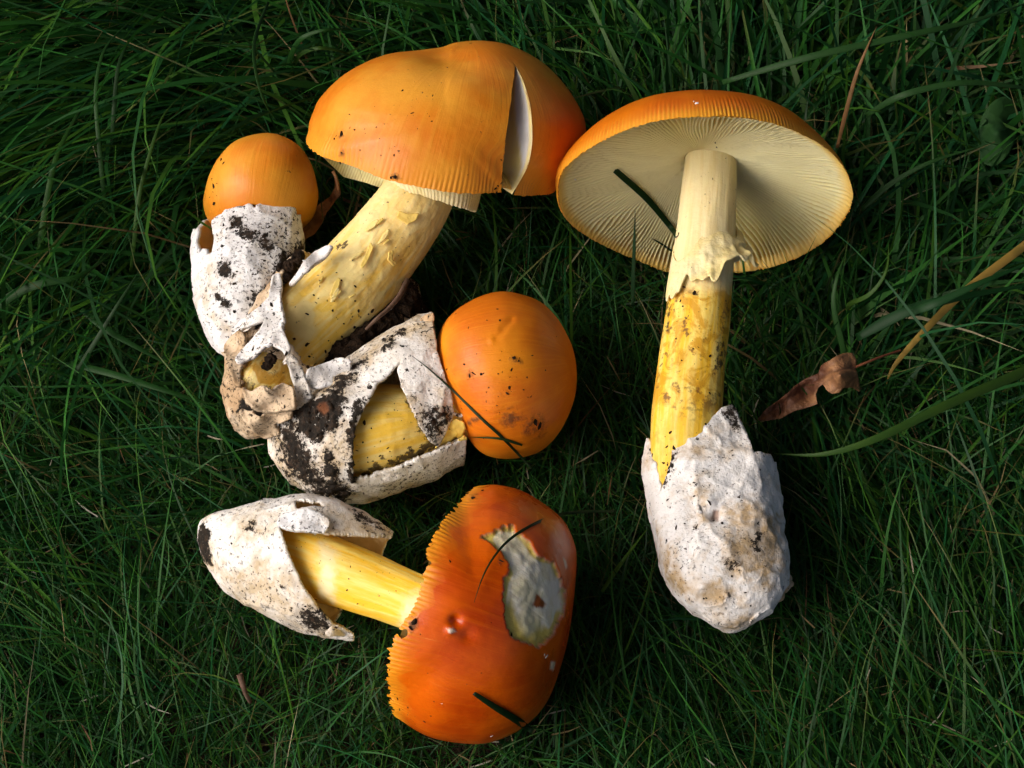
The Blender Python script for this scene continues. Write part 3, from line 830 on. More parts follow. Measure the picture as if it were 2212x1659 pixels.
# ---------------------------------------------------------- C: orange ball with a torn arch of volva
def mushroom_arch():
    t = thing('mushroom', 'mushroom with ball-shaped orange cap beside a torn muddy white volva arched over its stem', 'mushroom', W(800, 1040, 0), GROUP)
    cap = cap_mesh(1085, 815, 28, (.97, .10, .18), 30, 26, nu=240, nv=110, tmax=1.72, power=.92)
    fit_outline([cap], [(943, 780), (946, 735), (962, 697), (992, 665), (1035, 641), (1085, 630), (1130, 636), (1172, 655), (1206, 690), (1228, 735), (1241, 785),
                        (1243, 835), (1234, 880), (1215, 925), (1185, 962), (1150, 984), (1105, 993), (1060, 988), (1030, 970), (1005, 935), (985, 895), (965, 850), (950, 815)], 1095, 810)
    displace(cap, fbm(cap.v, 30, 3, 8) * .0014)
    x, y, _ = proj(cap.v)
    for (x0, y0, x1, y1, w_, am) in ((1070, 728, 1105, 690, 7, -.9), (1062, 735, 1078, 716, 6, .7)):
        q = np.stack([x, y], 1); a0 = np.array([x0, y0]); a1 = np.array([x1, y1])
        s = np.clip(((q - a0) @ (a1 - a0)) / ((a1 - a0) @ (a1 - a0)), 0, 1)
        dd = np.linalg.norm(q - (a0 + s[:, None] * (a1 - a0)), axis=1)
        displace(cap, am * .55e-3 * np.exp(-(dd / w_) ** 2) * (facing(cap) > 0))
    cap.a['dirt'] = np.zeros(len(cap.v))
    paint(cap, 'dirt', [[(1080, 890), (1110, 880), (1130, 905), (1110, 925), (1085, 915)], [(1125, 905), (1165, 895), (1180, 920), (1165, 945), (1130, 935)]], 14, noise=10)
    cap.a['dirt'] *= .9
    paint(cap, 'dirt', [[(1008, 915), (1035, 890), (1040, 898), (1015, 922)], [(1098, 765), (1112, 772), (1128, 782), (1125, 788), (1102, 778)], [(1010, 806), (1020, 800), (1022, 816), (1012, 818)],
                        [(1082, 852), (1098, 845), (1098, 854), (1085, 858)]], 6, noise=5)
    build('cap', cap, CAP_ORANGE, t)
    st = tube(cl([(655, 985, 60, 19), (700, 965, 85, 20), (760, 945, 98, 21), (815, 930, 100, 22), (875, 918, 88, 23), (930, 908, 66, 24), (980, 900, 50, 26), (1040, 890, 42, 28)]), 200, 140, .95)
    displace(st, (fbm(st.v, 60, 2, 3) * .7 + fbm(st.v, 240, 2, 4) * .3) * 1e-3)
    st.a['dirt'] = np.zeros(len(st.v))
    paint(st, 'dirt', [[(770, 1010), (850, 985), (920, 950), (960, 920), (1000, 935), (980, 960), (900, 1000), (780, 1045)], [(880, 870), (930, 900), (960, 960), (930, 965), (900, 940)]], 22, noise=14)
    st.a['dirt'] *= .72
    build('stem', st, STEM, t)
    # shred of yellow veil at the stem's end
    s_ = sheet([(950, 930), (968, 915), (984, 905), (1003, 912), (1006, 926), (1000, 938), (1012, 950), (994, 952), (985, 944), (972, 956), (958, 962), (940, 972), (946, 950)], [(960, 925, 44), (1010, 948, 40), (985, 912, 44)], 2.0, .5, 200, 3, 3)
    on_surface(s_, st, .0012); displace(s_, fbm(s_.v, 260, 3, 4) * .0008)
    build('ring', s_, STEM, t, solid=.0005, block=False)
    v = tube([(583, 945, 583, 955, 17), (583, 930, 584, 978, 17), (590, 903, 604, 1020, 18), (618, 874, 648, 1055, 19), (665, 836, 702, 1079, 20), (720, 793, 762, 1086, 21), (780, 750, 828, 1074, 22), (838, 713, 888, 1054, 23),
              (888, 688, 943, 1032, 23), (928, 670, 985, 1010, 23), (950, 660, 1020, 990, 23)], 270, 200, .80)
    lumps(v, 1.6, 50, .6, 190, 71)
    v.a['dirt'] = np.zeros(len(v.v)); v.a['rust'] = np.zeros(len(v.v)); v.a['tan'] = np.zeros(len(v.v))
    paint(v, 'dirt', [[(630, 880), (665, 860), (700, 850), (745, 845), (752, 870), (740, 910), (715, 935), (690, 955), (660, 950), (640, 925)],
                      [(690, 850), (760, 790), (790, 775), (745, 850)]], 12, noise=14)
    paint(v, 'dirt', [[(770, 860), (790, 850), (800, 835), (775, 900), (768, 960), (765, 1040), (752, 1040), (750, 960), (756, 900)], [(820, 748), (850, 722), (872, 708), (868, 725), (840, 755), (825, 765)],
                      [(700, 960), (735, 1010), (730, 1050), (700, 1030)], [(720, 1020), (765, 1060), (740, 1085), (690, 1060)]], 9, noise=12, seed=9)
    paint(v, 'dirt', [[(900, 880), (975, 880), (960, 940), (945, 965), (925, 950)], [(590, 920), (640, 900), (680, 1000), (740, 1060), (700, 1080), (620, 1030)]], 26, noise=16, seed=12)
    v.a['dirt'] *= np.where(v.a['dirt'] > .97, 1, .8)
    paint(v, 'tan', [[(585, 940), (640, 960), (720, 1010), (760, 1060), (730, 1085), (650, 1060), (590, 1000)], [(700, 860), (800, 780), (900, 700), (880, 690), (780, 750), (660, 840)]], 24, noise=16)
    v.a['tan'] *= .75
    v.a['grit'] = np.clip(.45 + .8 * fbm(v.v, 60, 2, 33), 0, 1)
    paint(v, 'rust', [[(690, 880), (705, 872), (712, 888), (700, 898)]], 6, noise=6); v.a['rust'] *= .8
    x, y, _ = proj(v.v)
    displace(v, 1.5e-3 * sstep(.4, .9, v.a['dirt']) * (.5 + fbm(v.v, 320, 3, 4, .8)))
    cut(v, [(866, 781), (845, 803), (812, 832), (787, 880), (767, 930), (760, 980), (764, 1036), (800, 1030), (880, 1002), (960, 966), (1004, 949), (1100, 940), (1100, 905), (990, 900), (979, 895),
            (972, 916), (960, 942), (945, 967), (925, 950), (905, 915), (890, 880), (869, 842), (859, 803)], 'front', 3, 3)
    cut(v, [(933, 676), (938, 715), (946, 760), (958, 802), (976, 850), (980, 892), (1100, 900), (1100, 560), (940, 560)], 'all', 3, 3)
    cut(v, [(1004, 900), (1007, 950), (1004, 1003), (1100, 1003), (1100, 900)], 'all', 3, 2)
    volva_o = build('volva', v, [VOLVA_DIRTY, VOLVA_DIRTY], t, solid=.0016, inner=1)
    # dry brown curl at the tip
    s_ = sheet([(905, 690), (918, 680), (936, 674), (938, 690), (928, 712), (922, 722), (915, 700)], [(905, 690, 44), (936, 674, 48), (925, 715, 44)], 2.0, .6, 200, 3, 2)
    s_.a['tan'] = np.ones(len(s_.v)); build('volva_flap', s_, VOLVA_BROWN, t, solid=.0009, sub=volva_o)
    crumbs(t, [(1052, 692, .5), (1012, 708, .4), (1075, 668, .45), (1080, 692, .6), (1022, 806, 1.0), (1014, 812, .7), (1040, 808, .8), (1045, 806, .5), (1110, 772, 1.1), (1120, 780, .9), (1095, 850, 1.0), (1100, 838, .8), (1178, 800, .6), (1150, 768, .5),
               (1155, 912, 1.3), (1165, 920, 1.0), (1003, 787, .6), (1080, 778, .5), (1105, 798, .5)] + cluster(40, 1100, 840, 60, 60, .12, .45, 31)
           + cluster(40, 690, 900, 40, 30, .5, 1.5, 32) + cluster(50, 700, 1020, 70, 40, .2, .8, 33) + cluster(30, 930, 880, 30, 50, .2, .7, 34) + cluster(40, 880, 1000, 60, 30, .2, .7, 35), 12)
    return t

# ---------------------------------------------------------- D: red-orange cap with a gnawed patch
def mushroom_gnawed():
    t = thing('mushroom', 'mushroom with glossy red-orange cap gnawed to white flesh and a split white volva', 'mushroom', W(640, 1330, 0), GROUP)
    cap = cap_mesh(945, 1298, 33, (.94, -.37, .05), 45, 44, nu=560, nv=105, tmax=1.03, power=.84, ribs=150, rib_amp=.5, rib_start=.88, jag=2.4)
    gl = under_mesh(cap, 11, 12, 130, .9, rim=.97)
    out = [(1062, 1045), (1022, 1054), (985, 1090), (950, 1130), (930, 1168), (917, 1200), (914, 1240), (903, 1290), (880, 1330), (850, 1372), (840, 1400), (835, 1440), (833, 1485), (842, 1530), (872, 1562),
           (930, 1595), (1000, 1608), (1062, 1605), (1130, 1575), (1182, 1520), (1215, 1435), (1236, 1335), (1246, 1222), (1240, 1170), (1213, 1118), (1162, 1076), (1112, 1052)]
    fit_outline([cap, gl], out, 1040, 1325, bins=220, smooth=2)
    displace(cap, fbm(cap.v, 30, 2, 81) * .0009)
    x, y, _ = proj(cap.v)
    displace(cap, (-1.8 * np.exp(-((x - 985) ** 2 + (y - 1340) ** 2) / 160) - .9 * np.exp(-((x - 1010) ** 2 + (y - 1372) ** 2) / 300) + .9 * np.exp(-((x - 972) ** 2 + (y - 1362) ** 2) / 90)) * 1e-3 * (facing(cap) > 0))
    # gnawed patch: skin gone, flesh a little deeper
    pat = [(1043, 1160), (1060, 1150), (1078, 1140), (1110, 1139), (1138, 1168), (1162, 1202), (1200, 1217), (1222, 1258), (1224, 1300), (1210, 1345), (1192, 1378), (1165, 1398), (1138, 1390),
           (1106, 1372), (1096, 1340), (1088, 1300), (1097, 1255), (1108, 1238), (1095, 1210), (1078, 1186), (1062, 1172)]
    fl = paint(cap, 'flesh', [pat], 2.0, noise=9, nscale=260)
    d, _, _ = sdist(x, y, pat)
    nz = fbm(cap.v, 170, 3, 6)
    cap.a['fringe'] = np.clip(sstep(12, 0, d) * .8 + sstep(1310, 1375, y) * .75 + sstep(1130, 1100, x) * sstep(1240, 1300, y) * .6 + sstep(1078, 1055, x) - .1 + nz * .6, 0, 1) * (fl > .2)
    displace(cap, -fl * (1.3 + .7 * nz + .35 * fbm(cap.v, 380, 2, 15)) * 1e-3)
    cap.a['brown'] = np.zeros(len(cap.v))
    paint(cap, 'brown', [[(1158, 1283), (1168, 1292), (1180, 1305), (1172, 1314), (1158, 1312), (1150, 1308)]], 3, noise=3)
    # small gnawed spots and flecks
    sm = np.zeros(len(cap.v))
    for p in ([(1216, 1205), (1222, 1210), (1226, 1225), (1221, 1228)], [(966, 1357), (980, 1357), (985, 1364), (970, 1368)], [(1190, 1428), (1200, 1430), (1196, 1448), (1188, 1445)], [(1150, 1368), (1165, 1362), (1160, 1380)]):
        dd, _, _ = sdist(x, y, p); sm = np.maximum(sm, sstep(-2, 2, dd) * (facing(cap) > 0))
    cap.a['flesh'] = np.maximum(cap.a['flesh'], sm * .75)
    cap.a['dirt'] = np.zeros(len(cap.v))
    paint(cap, 'dirt', [[(1015, 1070), (1030, 1068), (1030, 1082), (1016, 1082)], [(885, 1345), (905, 1330), (900, 1355), (885, 1372)], [(1075, 1205), (1090, 1200), (1092, 1220), (1078, 1222)]], 4, noise=4)
    # torn margin by the stem
    cut(cap, [(895, 1190), (925, 1196), (922, 1207), (932, 1215), (924, 1225), (916, 1240), (890, 1240)], 'all', 2, 3)
    cut(cap, [(840, 1352), (868, 1362), (878, 1358), (882, 1375), (868, 1382), (858, 1368), (846, 1382), (836, 1380)], 'all', 2, 3)
    cut(cap, [(930, 1140), (942, 1150), (934, 1160), (922, 1165)], 'all', 2, 2)
    build('cap', cap, CAP_RED, t)
    build('gills', gl, GILL, t)
    st = tube(cl([(585, 1182, 58, 26), (640, 1205, 72, 27), (720, 1236, 71, 29), (800, 1264, 66, 31), (865, 1289, 62, 33), (920, 1310, 60, 34), (960, 1325, 58, 35)]), 200, 160, .97)
    displace(st, (fbm(st.v, 55, 2, 3) * .6 + fbm(st.a['uvw'] * np.array([1, 1, .3]), 260, 2, 4) * .35) * 1e-3)
    st.a['cream'] = np.zeros(len(st.v)); paint(st, 'cream', [[(875, 1290), (905, 1280), (930, 1300), (890, 1370), (862, 1350)], [(690, 1170), (725, 1190), (720, 1300), (690, 1290)]], 14, noise=8)
    st.a['dirt'] = np.zeros(len(st.v)); paint(st, 'dirt', [[(790, 1215), (850, 1225), (870, 1250), (800, 1240)]], 30, noise=12); st.a['dirt'] *= .35
    build('stem', st, STEM_GOLD, t)
    v = tube([(431, 1152, 430, 1160, 17), (433, 1138, 430, 1175, 17), (444, 1122, 440, 1216, 19), (482, 1104, 480, 1268, 21), (532, 1089, 545, 1312, 23), (592, 1076, 610, 1350, 25), (650, 1068, 662, 1368, 26),
              (705, 1074, 712, 1376, 26), (762, 1096, 748, 1380, 26), (815, 1126, 785, 1384, 26), (850, 1150, 815, 1386, 26)], 270, 190, .80)
    lumps(v, 1.0, 50, .45, 190, 91)
    x, y, _ = proj(v.v)
    v.a['dirt'] = np.zeros(len(v.v)); v.a['tan'] = np.zeros(len(v.v))
    paint(v, 'dirt', [[(424, 1150), (440, 1130), (455, 1145), (452, 1180), (458, 1220), (440, 1215), (428, 1180)]], 7, noise=6)
    paint(v, 'dirt', [[(540, 1120), (555, 1125), (545, 1145), (530, 1140)], [(640, 1310), (700, 1325), (730, 1365), (660, 1365)], [(760, 1095), (830, 1140), (825, 1150), (760, 1120)]], 16, noise=12); v.a['dirt'] = np.where(x < 470, v.a['dirt'], v.a['dirt'] * .75)
    paint(v, 'tan', [[(440, 1200), (520, 1240), (620, 1290), (690, 1320), (740, 1370), (640, 1370), (520, 1310)], [(640, 1095), (760, 1100), (830, 1140), (800, 1155), (700, 1145)]], 24, noise=16); v.a['tan'] *= .8
    v.a['grit'] = np.clip(.12 + .9 * fbm(v.v, 55, 2, 34), 0, .8)
    cut(v, [(603, 1140), (640, 1150), (700, 1151), (760, 1155), (800, 1157), (842, 1160), (900, 1165), (900, 1420), (770, 1420), (762, 1372), (745, 1361), (722, 1350), (690, 1319), (668, 1290), (650, 1260), (632, 1220), (618, 1185)], 'front', 3, 2.5)
    cut(v, [(843, 1140), (842, 1165), (832, 1188), (826, 1203), (790, 1215), (745, 1290), (738, 1325), (725, 1345), (756, 1366), (760, 1420), (950, 1420), (950, 1100), (860, 1100)], 'back', 3, 3)
    cut(v, [(636, 1083), (660, 1080), (690, 1084), (699, 1094), (676, 1093), (655, 1095), (640, 1098)], 'front', 2.5, 2)
    volva_o = build('volva', v, [VOLVA_DIRTY, VOLVA_IN], t, solid=.0012, inner=1)
    s_ = sheet([(598, 1128), (612, 1108), (640, 1102), (665, 1098), (692, 1108), (712, 1122), (712, 1136), (700, 1152), (660, 1146), (630, 1143), (602, 1140)], [(598, 1128, 50), (712, 1122, 54), (660, 1146, 55), (650, 1100, 53)], 2.3, .7, 150, 5, 2)
    vm = M(v.v, v.f); on_surface(s_, vm, .0014)
    s_.a['grit'] = np.full(len(s_.v), .4); displace(s_, fbm(s_.v, 140, 3, 8) * .0009)
    build('volva_flap', s_, VOLVA, t, solid=.0008, block=False, sub=volva_o)
    s_ = sheet([(715, 1352), (735, 1362), (755, 1362), (757, 1370), (735, 1374), (712, 1376), (700, 1368)], [(715, 1352, 30), (757, 1366, 22)], 2.2, .5, 200, 3, 1)
    s_.a['tan'] = np.zeros(len(s_.v)) + .6; build('volva_flap', s_, VOLVA_DIRTY, t, solid=.0012, block=False, sub=volva_o)
    crumbs(t, scatter(70, 440, 1090, 830, 1370, .15, .6, 41) + scatter(40, 640, 1150, 900, 1350, .12, .4, 42) + [(895, 1345, 1.4), (888, 1358, 1.1), (1022, 1076, 1.2), (1042, 1060, .8), (1083, 1212, .9), (1105, 1370, .9), (660, 1310, .8)] + cluster(12, 880, 1540, 30, 20, .3, .7, 43)
           + cluster(10, 960, 1330, 70, 150, .2, .5, 44), 15)
    crumbs(t, [(1180, 1418, .7), (1176, 1414, .5), (920, 1593, .6), (1062, 1590, .5), (955, 1520, .4)], 16, FLESH, 'pale_fleck')
    return t

# ---------------------------------------------------------- E: the one lying gills up
def mushroom_gills():
    t = thing('mushroom', 'tall mushroom lying with pale cream gills showing and lumpy white volva at its foot', 'mushroom', W(1545, 1250, 0), GROUP)
    cap = cap_mesh(1520, 430, 47, (-.035, 1, .0), 55, 36, nu=800, nv=80, tmax=1.0, power=.92, ribs=215, rib_amp=.42, rib_start=.70, jag=1.0)
    gl = under_mesh(cap, 6, 20, 165, 1.9, rim=.997, nv=38, bulge=1.5, )
    out = [(1200, 372), (1228, 322), (1280, 270), (1340, 230), (1400, 206), (1455, 196), (1520, 192), (1600, 199), (1660, 216), (1720, 248), (1780, 300), (1822, 355), (1843, 412), (1838, 450), (1812, 492), (1775, 528), (1720, 560),
           (1660, 580), (1600, 589), (1520, 594), (1440, 588), (1385, 568), (1330, 545), (1270, 512), (1228, 478), (1205, 435)]
    fit_outline([cap, gl], out, 1520, 405, bins=220, smooth=2)
    displace(cap, fbm(cap.v, 30, 2, 18) * .0006)
    # uneven margin
    x, y, _ = proj(cap.v)
    cut(cap, [(1450, 292), (1452, 262), (1458, 262), (1463, 292), (1466, 320), (1446, 320)], 'all', 2, 1)
    build('cap', cap, CAP_DEEP, t)
    build('gills', gl, GILL, t)
    st = tube([(1470, 268, 1606, 262, 47), (1476, 305, 1598, 300, 47), (1479, 345, 1592, 343, 47), (1471, 420, 1591, 420, 46), (1461, 500, 1588, 505, 45), (1447, 600, 1583, 600, 43), (1438, 680, 1577, 685, 41), (1425, 760, 1568, 765, 38),
               (1413, 840, 1562, 850, 36), (1407, 920, 1556, 930, 33), (1404, 1000, 1550, 1010, 30), (1415, 1080, 1545, 1080, 29), (1440, 1130, 1540, 1130, 29)], 150, 180, .97)
    displace(st, (fbm(st.v, 55, 2, 3) * .5 + fbm(st.a['uvw'] * np.array([1, 1, .15]), 260, 2, 4) * .30) * 1e-3)
    x, y, _ = proj(st.v)
    st.a['cream'] = sstep(650, 600, y)
    st.a['blot'] = sstep(600, 650, y) * (1 - .7 * sstep(850, 910, y))
    st.a['dirt'] = np.zeros(len(st.v))
    paint(st, 'dirt', [[(1436, 640), (1460, 650), (1448, 720), (1428, 730)], [(1535, 730), (1565, 720), (1566, 800), (1545, 800)], [(1495, 625), (1508, 625), (1506, 642), (1496, 640)]], 14, noise=12); st.a['dirt'] *= .62
    build('stem', st, STEM_GOLD, t)
    # ring: ruffled remains of the veil, high on the right, low on the left
    nu, nv = 260, 44
    th = np.linspace(0, 2 * math.pi, nu, endpoint=False); s = np.linspace(0, 1, nv)
    S, A = np.meshgrid(s, th, indexing='ij'); side = np.cos(A)
    ytop = 520 - 30 * side + 22 * np.sin(A * 3 + .5); ybot = 598 - 40 * side + 13 * np.sin(A * 5 + .7) + 7 * np.sin(A * 11) + 5 * np.sin(A * 19 + 2)
    yy = ytop + (ybot - ytop) * S
    flare = (S ** 1.4) * (.15 + 6.6 * np.clip(side + .2, 0, 1) ** 1.3 + 1.6 * np.clip(np.sin(A * 5 + .4), 0, 1) * sstep(-.9, 0, side)) + .10 * np.sin(A * 33 + 2 * np.sin(A * 3)) * S
    flare = flare + 2.6 * np.exp(-((S - .25) / .22) ** 2) * np.clip(side - .55, 0, 1) * 2
    xl = 1471 - (yy - 420) * .137; xr = 1591 - (yy - 420) * .045
    cx = (xl + xr) / 2; hw = (xr - xl) / 2
    C0 = W(cx.ravel(), yy.ravel(), np.full(cx.size, 44.0))
    rr = (hw.ravel() / F * DIST * .965) + (flare.ravel() + .3) * 1e-3
    P = C0 + (rr * np.cos(A.ravel()))[:, None] * RV + (rr * np.sin(A.ravel()))[:, None] * NV
    rg = M(P, grid_faces(nv, nu, True))
    if ((rg.normals() * (rg.v - C0)).sum(1)).mean() < 0: rg.f = rg.f[:, ::-1]
    displace(rg, fbm(rg.v, 130, 3, 6) * .0026 * sstep(.1, .8, S).ravel() * sstep(-1, .3, side).ravel())
    build('ring', rg, RING, t, solid=.0007)
    v = tube([(1404, 830, 1592, 830, 30), (1398, 880, 1606, 880, 29), (1396, 930, 1632, 930, 28), (1393, 990, 1668, 985, 27), (1393, 1050, 1681, 1050, 26), (1400, 1110, 1690, 1110, 25), (1410, 1170, 1698, 1165, 25), (1428, 1225, 1703, 1215, 24),
              (1452, 1275, 1700, 1262, 23), (1490, 1318, 1683, 1305, 22), (1530, 1345, 1655, 1335, 21), (1565, 1358, 1630, 1350, 20), (1592, 1361, 1602, 1359, 20)], 280, 220, .86)
    lumps(v, 2.0, 70, .55, 190, 101)
    x, y, _ = proj(v.v)
    for (dx, dy, s_, am) in ((1545, 1112, 9, -3.0), (1532, 1085, 10, 1.6), (1500, 1110, 24, -.9), (1640, 985, 22, 1.5), (1585, 900, 18, 1.2), (1460, 1180, 25, .8), (1560, 1200, 40, .8)):
        displace(v, am * 1e-3 * np.exp(-((x - dx) ** 2 + (y - dy) ** 2) / (2 * s_ * s_)) * (facing(v) > 0))
    v.a['dirt'] = np.zeros(len(v.v)); v.a['tan'] = np.zeros(len(v.v)); v.a['rust'] = np.zeros(len(v.v))
    paint(v, 'dirt', [[(1445, 980), (1460, 975), (1450, 1010), (1440, 1040), (1432, 1045)], [(1405, 965), (1412, 965), (1415, 985), (1406, 990)], [(1620, 1150), (1650, 1160), (1640, 1200), (1615, 1190)], [(1560, 1210), (1590, 1195), (1600, 1225), (1570, 1230)], [(1560, 880), (1590, 875), (1605, 930), (1580, 925)]], 12, noise=12); v.a['dirt'] *= .72
    paint(v, 'tan', [[(1560, 1100), (1620, 1090), (1680, 1120), (1690, 1220), (1620, 1240), (1560, 1230), (1580, 1160)], [(1420, 1180), (1460, 1200), (1470, 1270), (1440, 1260)], [(1500, 1080), (1520, 1075), (1525, 1120), (1500, 1120)]], 26, noise=22)
    v.a['grit'] = np.clip(.05 + .9 * fbm(v.v, 55, 2, 35), 0, .7)
    paint(v, 'rust', [[(1539, 1103), (1552, 1100), (1552, 1126), (1538, 1122)]], 2.5, noise=2); v.a['rust'] *= .7
    cut(v, [(1370, 800), (1380, 950), (1396, 946), (1404, 952), (1409, 975), (1416, 1003), (1424, 1035), (1429, 1058), (1437, 1032), (1450, 985), (1458, 945), (1488, 931), (1520, 914), (1545, 895), (1560, 880), (1580, 875), (1592, 884), (1598, 905),
            (1612, 930), (1621, 955), (1628, 977), (1640, 976), (1664, 981), (1672, 1000), (1740, 980), (1740, 780), (1370, 780)], 'all', 3, 3)
    build('volva', v, VOLVA_E, t, solid=.0008)
    kn = []
    for (x_, y_, z_, s_) in [(1692, 1265, 12, 14), (1702, 1250, 10, 9), (1680, 1285, 12, 13), (1708, 1262, 10, 7)]:
        p = W(x_, y_, z_); vv = ICO2_V * s_ / 5.8e3; vv = vv * (1 + .4 * fbm(vv + p, 240, 3, 9))[:, None]; kn.append(M(vv + p, ICO2_F))
    build('base_knob', join(kn), VOLVA_BROWN, t)
    crumbs(t, cluster(70, 1500, 1080, 60, 90, .15, .9, 51) + cluster(14, 1445, 1010, 8, 26, .4, .9, 52) + [(1532, 1085, 1.2), (1580, 1245, .9), (1500, 632, 1.2), (1478, 620, .6), (1470, 650, .6), (1560, 1130, 1.0), (1610, 1280, .6)]
           + cluster(25, 1480, 760, 40, 70, .15, .8, 53) + [(1432, 275, .4), (1545, 308, .7), (1548, 318, .4), (1670, 435, .3)], 19)
    crumbs(t, [(1505, 223, .8), (1499, 219, .5), (1243, 388, .7)], 20, FLESH, 'pale_fleck')
    return t

TH = [mushroom_split(), mushroom_cup(), mushroom_arch(), mushroom_gnawed(), mushroom_gills()]
#PART3
# ================================================================== grass and litter
ALL = bvh()
def blade_pts(root, az, L, e0, e1, n, sway, rg_):
    """stations along each blade: rises at e0, bends to e1, drifts sideways by sway"""
    k = len(root); s = np.linspace(0, 1, n)
    e = e0[:, None] + (e1 - e0)[:, None] * s[None] ** .8
    a = az[:, None] + sway[:, None] * s[None] ** 1.5
    ds = (L / (n - 1))[:, None]
    dx = np.cos(e) * np.cos(a) * ds; dy = np.cos(e) * np.sin(a) * ds; dz = np.sin(e) * ds
    P = np.zeros((k, n, 3)); P[:, 0] = root
    P[:, 1:, 0] = root[:, None, 0] + np.cumsum(dx[:, :-1], 1); P[:, 1:, 1] = root[:, None, 1] + np.cumsum(dy[:, :-1], 1)
    P[:, 1:, 2] = root[:, None, 2] + np.cumsum(dz[:, :-1], 1)
    P[:, :, 2] = np.maximum(P[:, :, 2], GZ + .001 + .002 * s[None])
    return P
def keep_blades(P, rg_, over=.04, tip=.55):
    """drop blades that run through a mushroom, and nearly all that would lie across one"""
    k, n, _ = P.shape; ok = np.ones(k, bool)
    x, y, _d = proj(P.reshape(-1, 3)); x = x.reshape(k, n); y = y.reshape(k, n)
    near = ((x.max(1) > 400) & (x.min(1) < 1880) & (y.max(1) > 70) & (y.min(1) < 1640))
    cam = Vector(CAM)
    for i in np.nonzero(near)[0]:
        q = [Vector(p) for p in P[i]]
        hit = False
        for j in range(n - 1):
            d = q[j + 1] - q[j]; L = d.length
            if L < 1e-6: continue
            if ALL.ray_cast(q[j], d / L, L)[0] is not None: hit = True; break
        if hit: ok[i] = False; continue
        cover = 0
        for j in range(1, n):
            d = q[j] - cam; L = d.length
            h = ALL.ray_cast(cam, d / L)
            if h[0] is not None and h[3] > L: cover += 1
        if cover:
            r = rg_.uniform()
            ok[i] = r < (tip if cover == 1 else over)
    return ok
def ribbons(P, width, col, rg_, roll=.6, mid=False):
    k, n, _ = P.shape
    tg = np.gradient(P, axis=1); tg /= np.linalg.norm(tg, axis=2, keepdims=True) + 1e-12
    up = np.array([0, 0, 1.0]); sd_ = np.cross(tg, up); sd_ /= np.linalg.norm(sd_, axis=2, keepdims=True) + 1e-9
    nm = np.cross(sd_, tg)
    ro = rg_.normal(0, roll, (k, 1)) + np.linspace(0, 1, n)[None] * rg_.normal(0, .7, (k, 1))
    w = sd_ * np.cos(ro)[..., None] + nm * np.sin(ro)[..., None]
    s = np.linspace(0, 1, n)
    prof = (np.clip(1 - s ** 2.2, 0, 1) * (.65 + .35 * sstep(0, .25, s)))
    hw = (width[:, None] * .5 * prof[None])[..., None]
    if not mid:
        V = np.stack([P - w * hw, P + w * hw], 2); c = 2
    else:
        fold = np.cross(w, tg)
        V = np.stack([P - w * hw, P - fold * hw * .35, P + w * hw], 2); c = 3
    f0 = grid_faces(n, c, False)
    f = (f0[None] + (np.arange(k) * n * c)[:, None, None]).reshape(-1, 4)
    C = np.repeat(col[:, None], n * c, 1).reshape(k, n, c, 4).copy()
    C[:, :, :, :3] *= (.72 + .38 * s)[None, :, None, None]      # each blade's colour runs from darker root to paler tip
    tipm = (rg_.uniform(size=k) < .16)[:, None, None] * sstep(.55, 1, s)[None, :, None]
    C[:, :, :, :3] = C[:, :, :, :3] * (1 - tipm[..., None]) + np.array([.16, .11, .04]) * tipm[..., None]
    return M(V.reshape(-1, 3), f, col=C.reshape(-1, 4))
# how the turf grows from place to place: (x, y, lean angle in the picture, spread, length mm, width mm)
ZONES = np.array([
    (60, 60, 190, 22, 100, 1.7), (400, 200, 205, 22, 135, 1.9), (150, 420, 225, 28, 120, 1.8), (450, 450, 228, 26, 110, 1.7), (700, 60, 200, 35, 110, 2.0), (1000, 20, 185, 55, 90, 2.1),
    (1300, 100, 105, 45, 90, 2.4), (1700, 80, 80, 45, 95, 2.7), (2050, 100, 62, 50, 100, 3.2), (2100, 420, 40, 48, 90, 2.6), (1950, 720, 45, 60, 75, 1.8),
    (2130, 1050, 80, 60, 65, 1.3), (1950, 1350, 120, 32, 60, .9), (1500, 1550, 118, 36, 60, .85), (1000, 1640, 95, 60, 50, .75), (600, 1550, 75, 75, 50, .7), (200, 1500, 150, 55, 60, .8),
    (150, 1150, 155, 45, 65, 1.0), (250, 800, 140, 45, 65, 1.1), (60, 640, 215, 50, 80, 1.6), (1330, 880, 112, 45, 45, .85), (1080, 540, 135, 45, 60, 1.2), (1330, 1250, 110, 50, 45, .8), (850, 1420, 100, 70, 40, .75)])
def field(x, y):
    d = 1 / (((x[:, None] - ZONES[:, 0]) ** 2 + (y[:, None] - ZONES[:, 1]) ** 2) + 6000) ** 1.6
    d /= d.sum(1, keepdims=True)
    a = np.radians(ZONES[:, 2])
    ang = np.arctan2(d @ np.sin(a), d @ np.cos(a))
    return ang, np.radians(d @ ZONES[:, 3]), d @ ZONES[:, 4], d @ ZONES[:, 5]
GREENS = np.array([(.008, .052, .008), (.012, .068, .009), (.018, .085, .010), (.008, .060, .017), (.030, .092, .008), (.009, .044, .009)])
STRAW = np.array([(.30, .24, .12), (.22, .15, .07), (.16, .085, .04), (.38, .33, .20)])
def colours(k, rg_, dry, gain=1.0):
    c = GREENS[rg_.integers(0, len(GREENS), k)] * rg_.uniform(.6, 1.5, (k, 1)) * gain
    m = rg_.uniform(size=k) < dry
    c[m] = STRAW[rg_.integers(0, len(STRAW), m.sum())] * rg_.uniform(.5, 1.1, (m.sum(), 1))
    return np.hstack([c, np.ones((k, 1))])
def roots_in(k, x0, x1, y0, y1, rg_):
    p = np.stack([rg_.uniform(x0, x1, k), rg_.uniform(y0, y1, k), np.zeros(k)], 1)
    p[:, 2] = GZ + fbm(p, 14, 3, 2) * .004 - .001
    return p
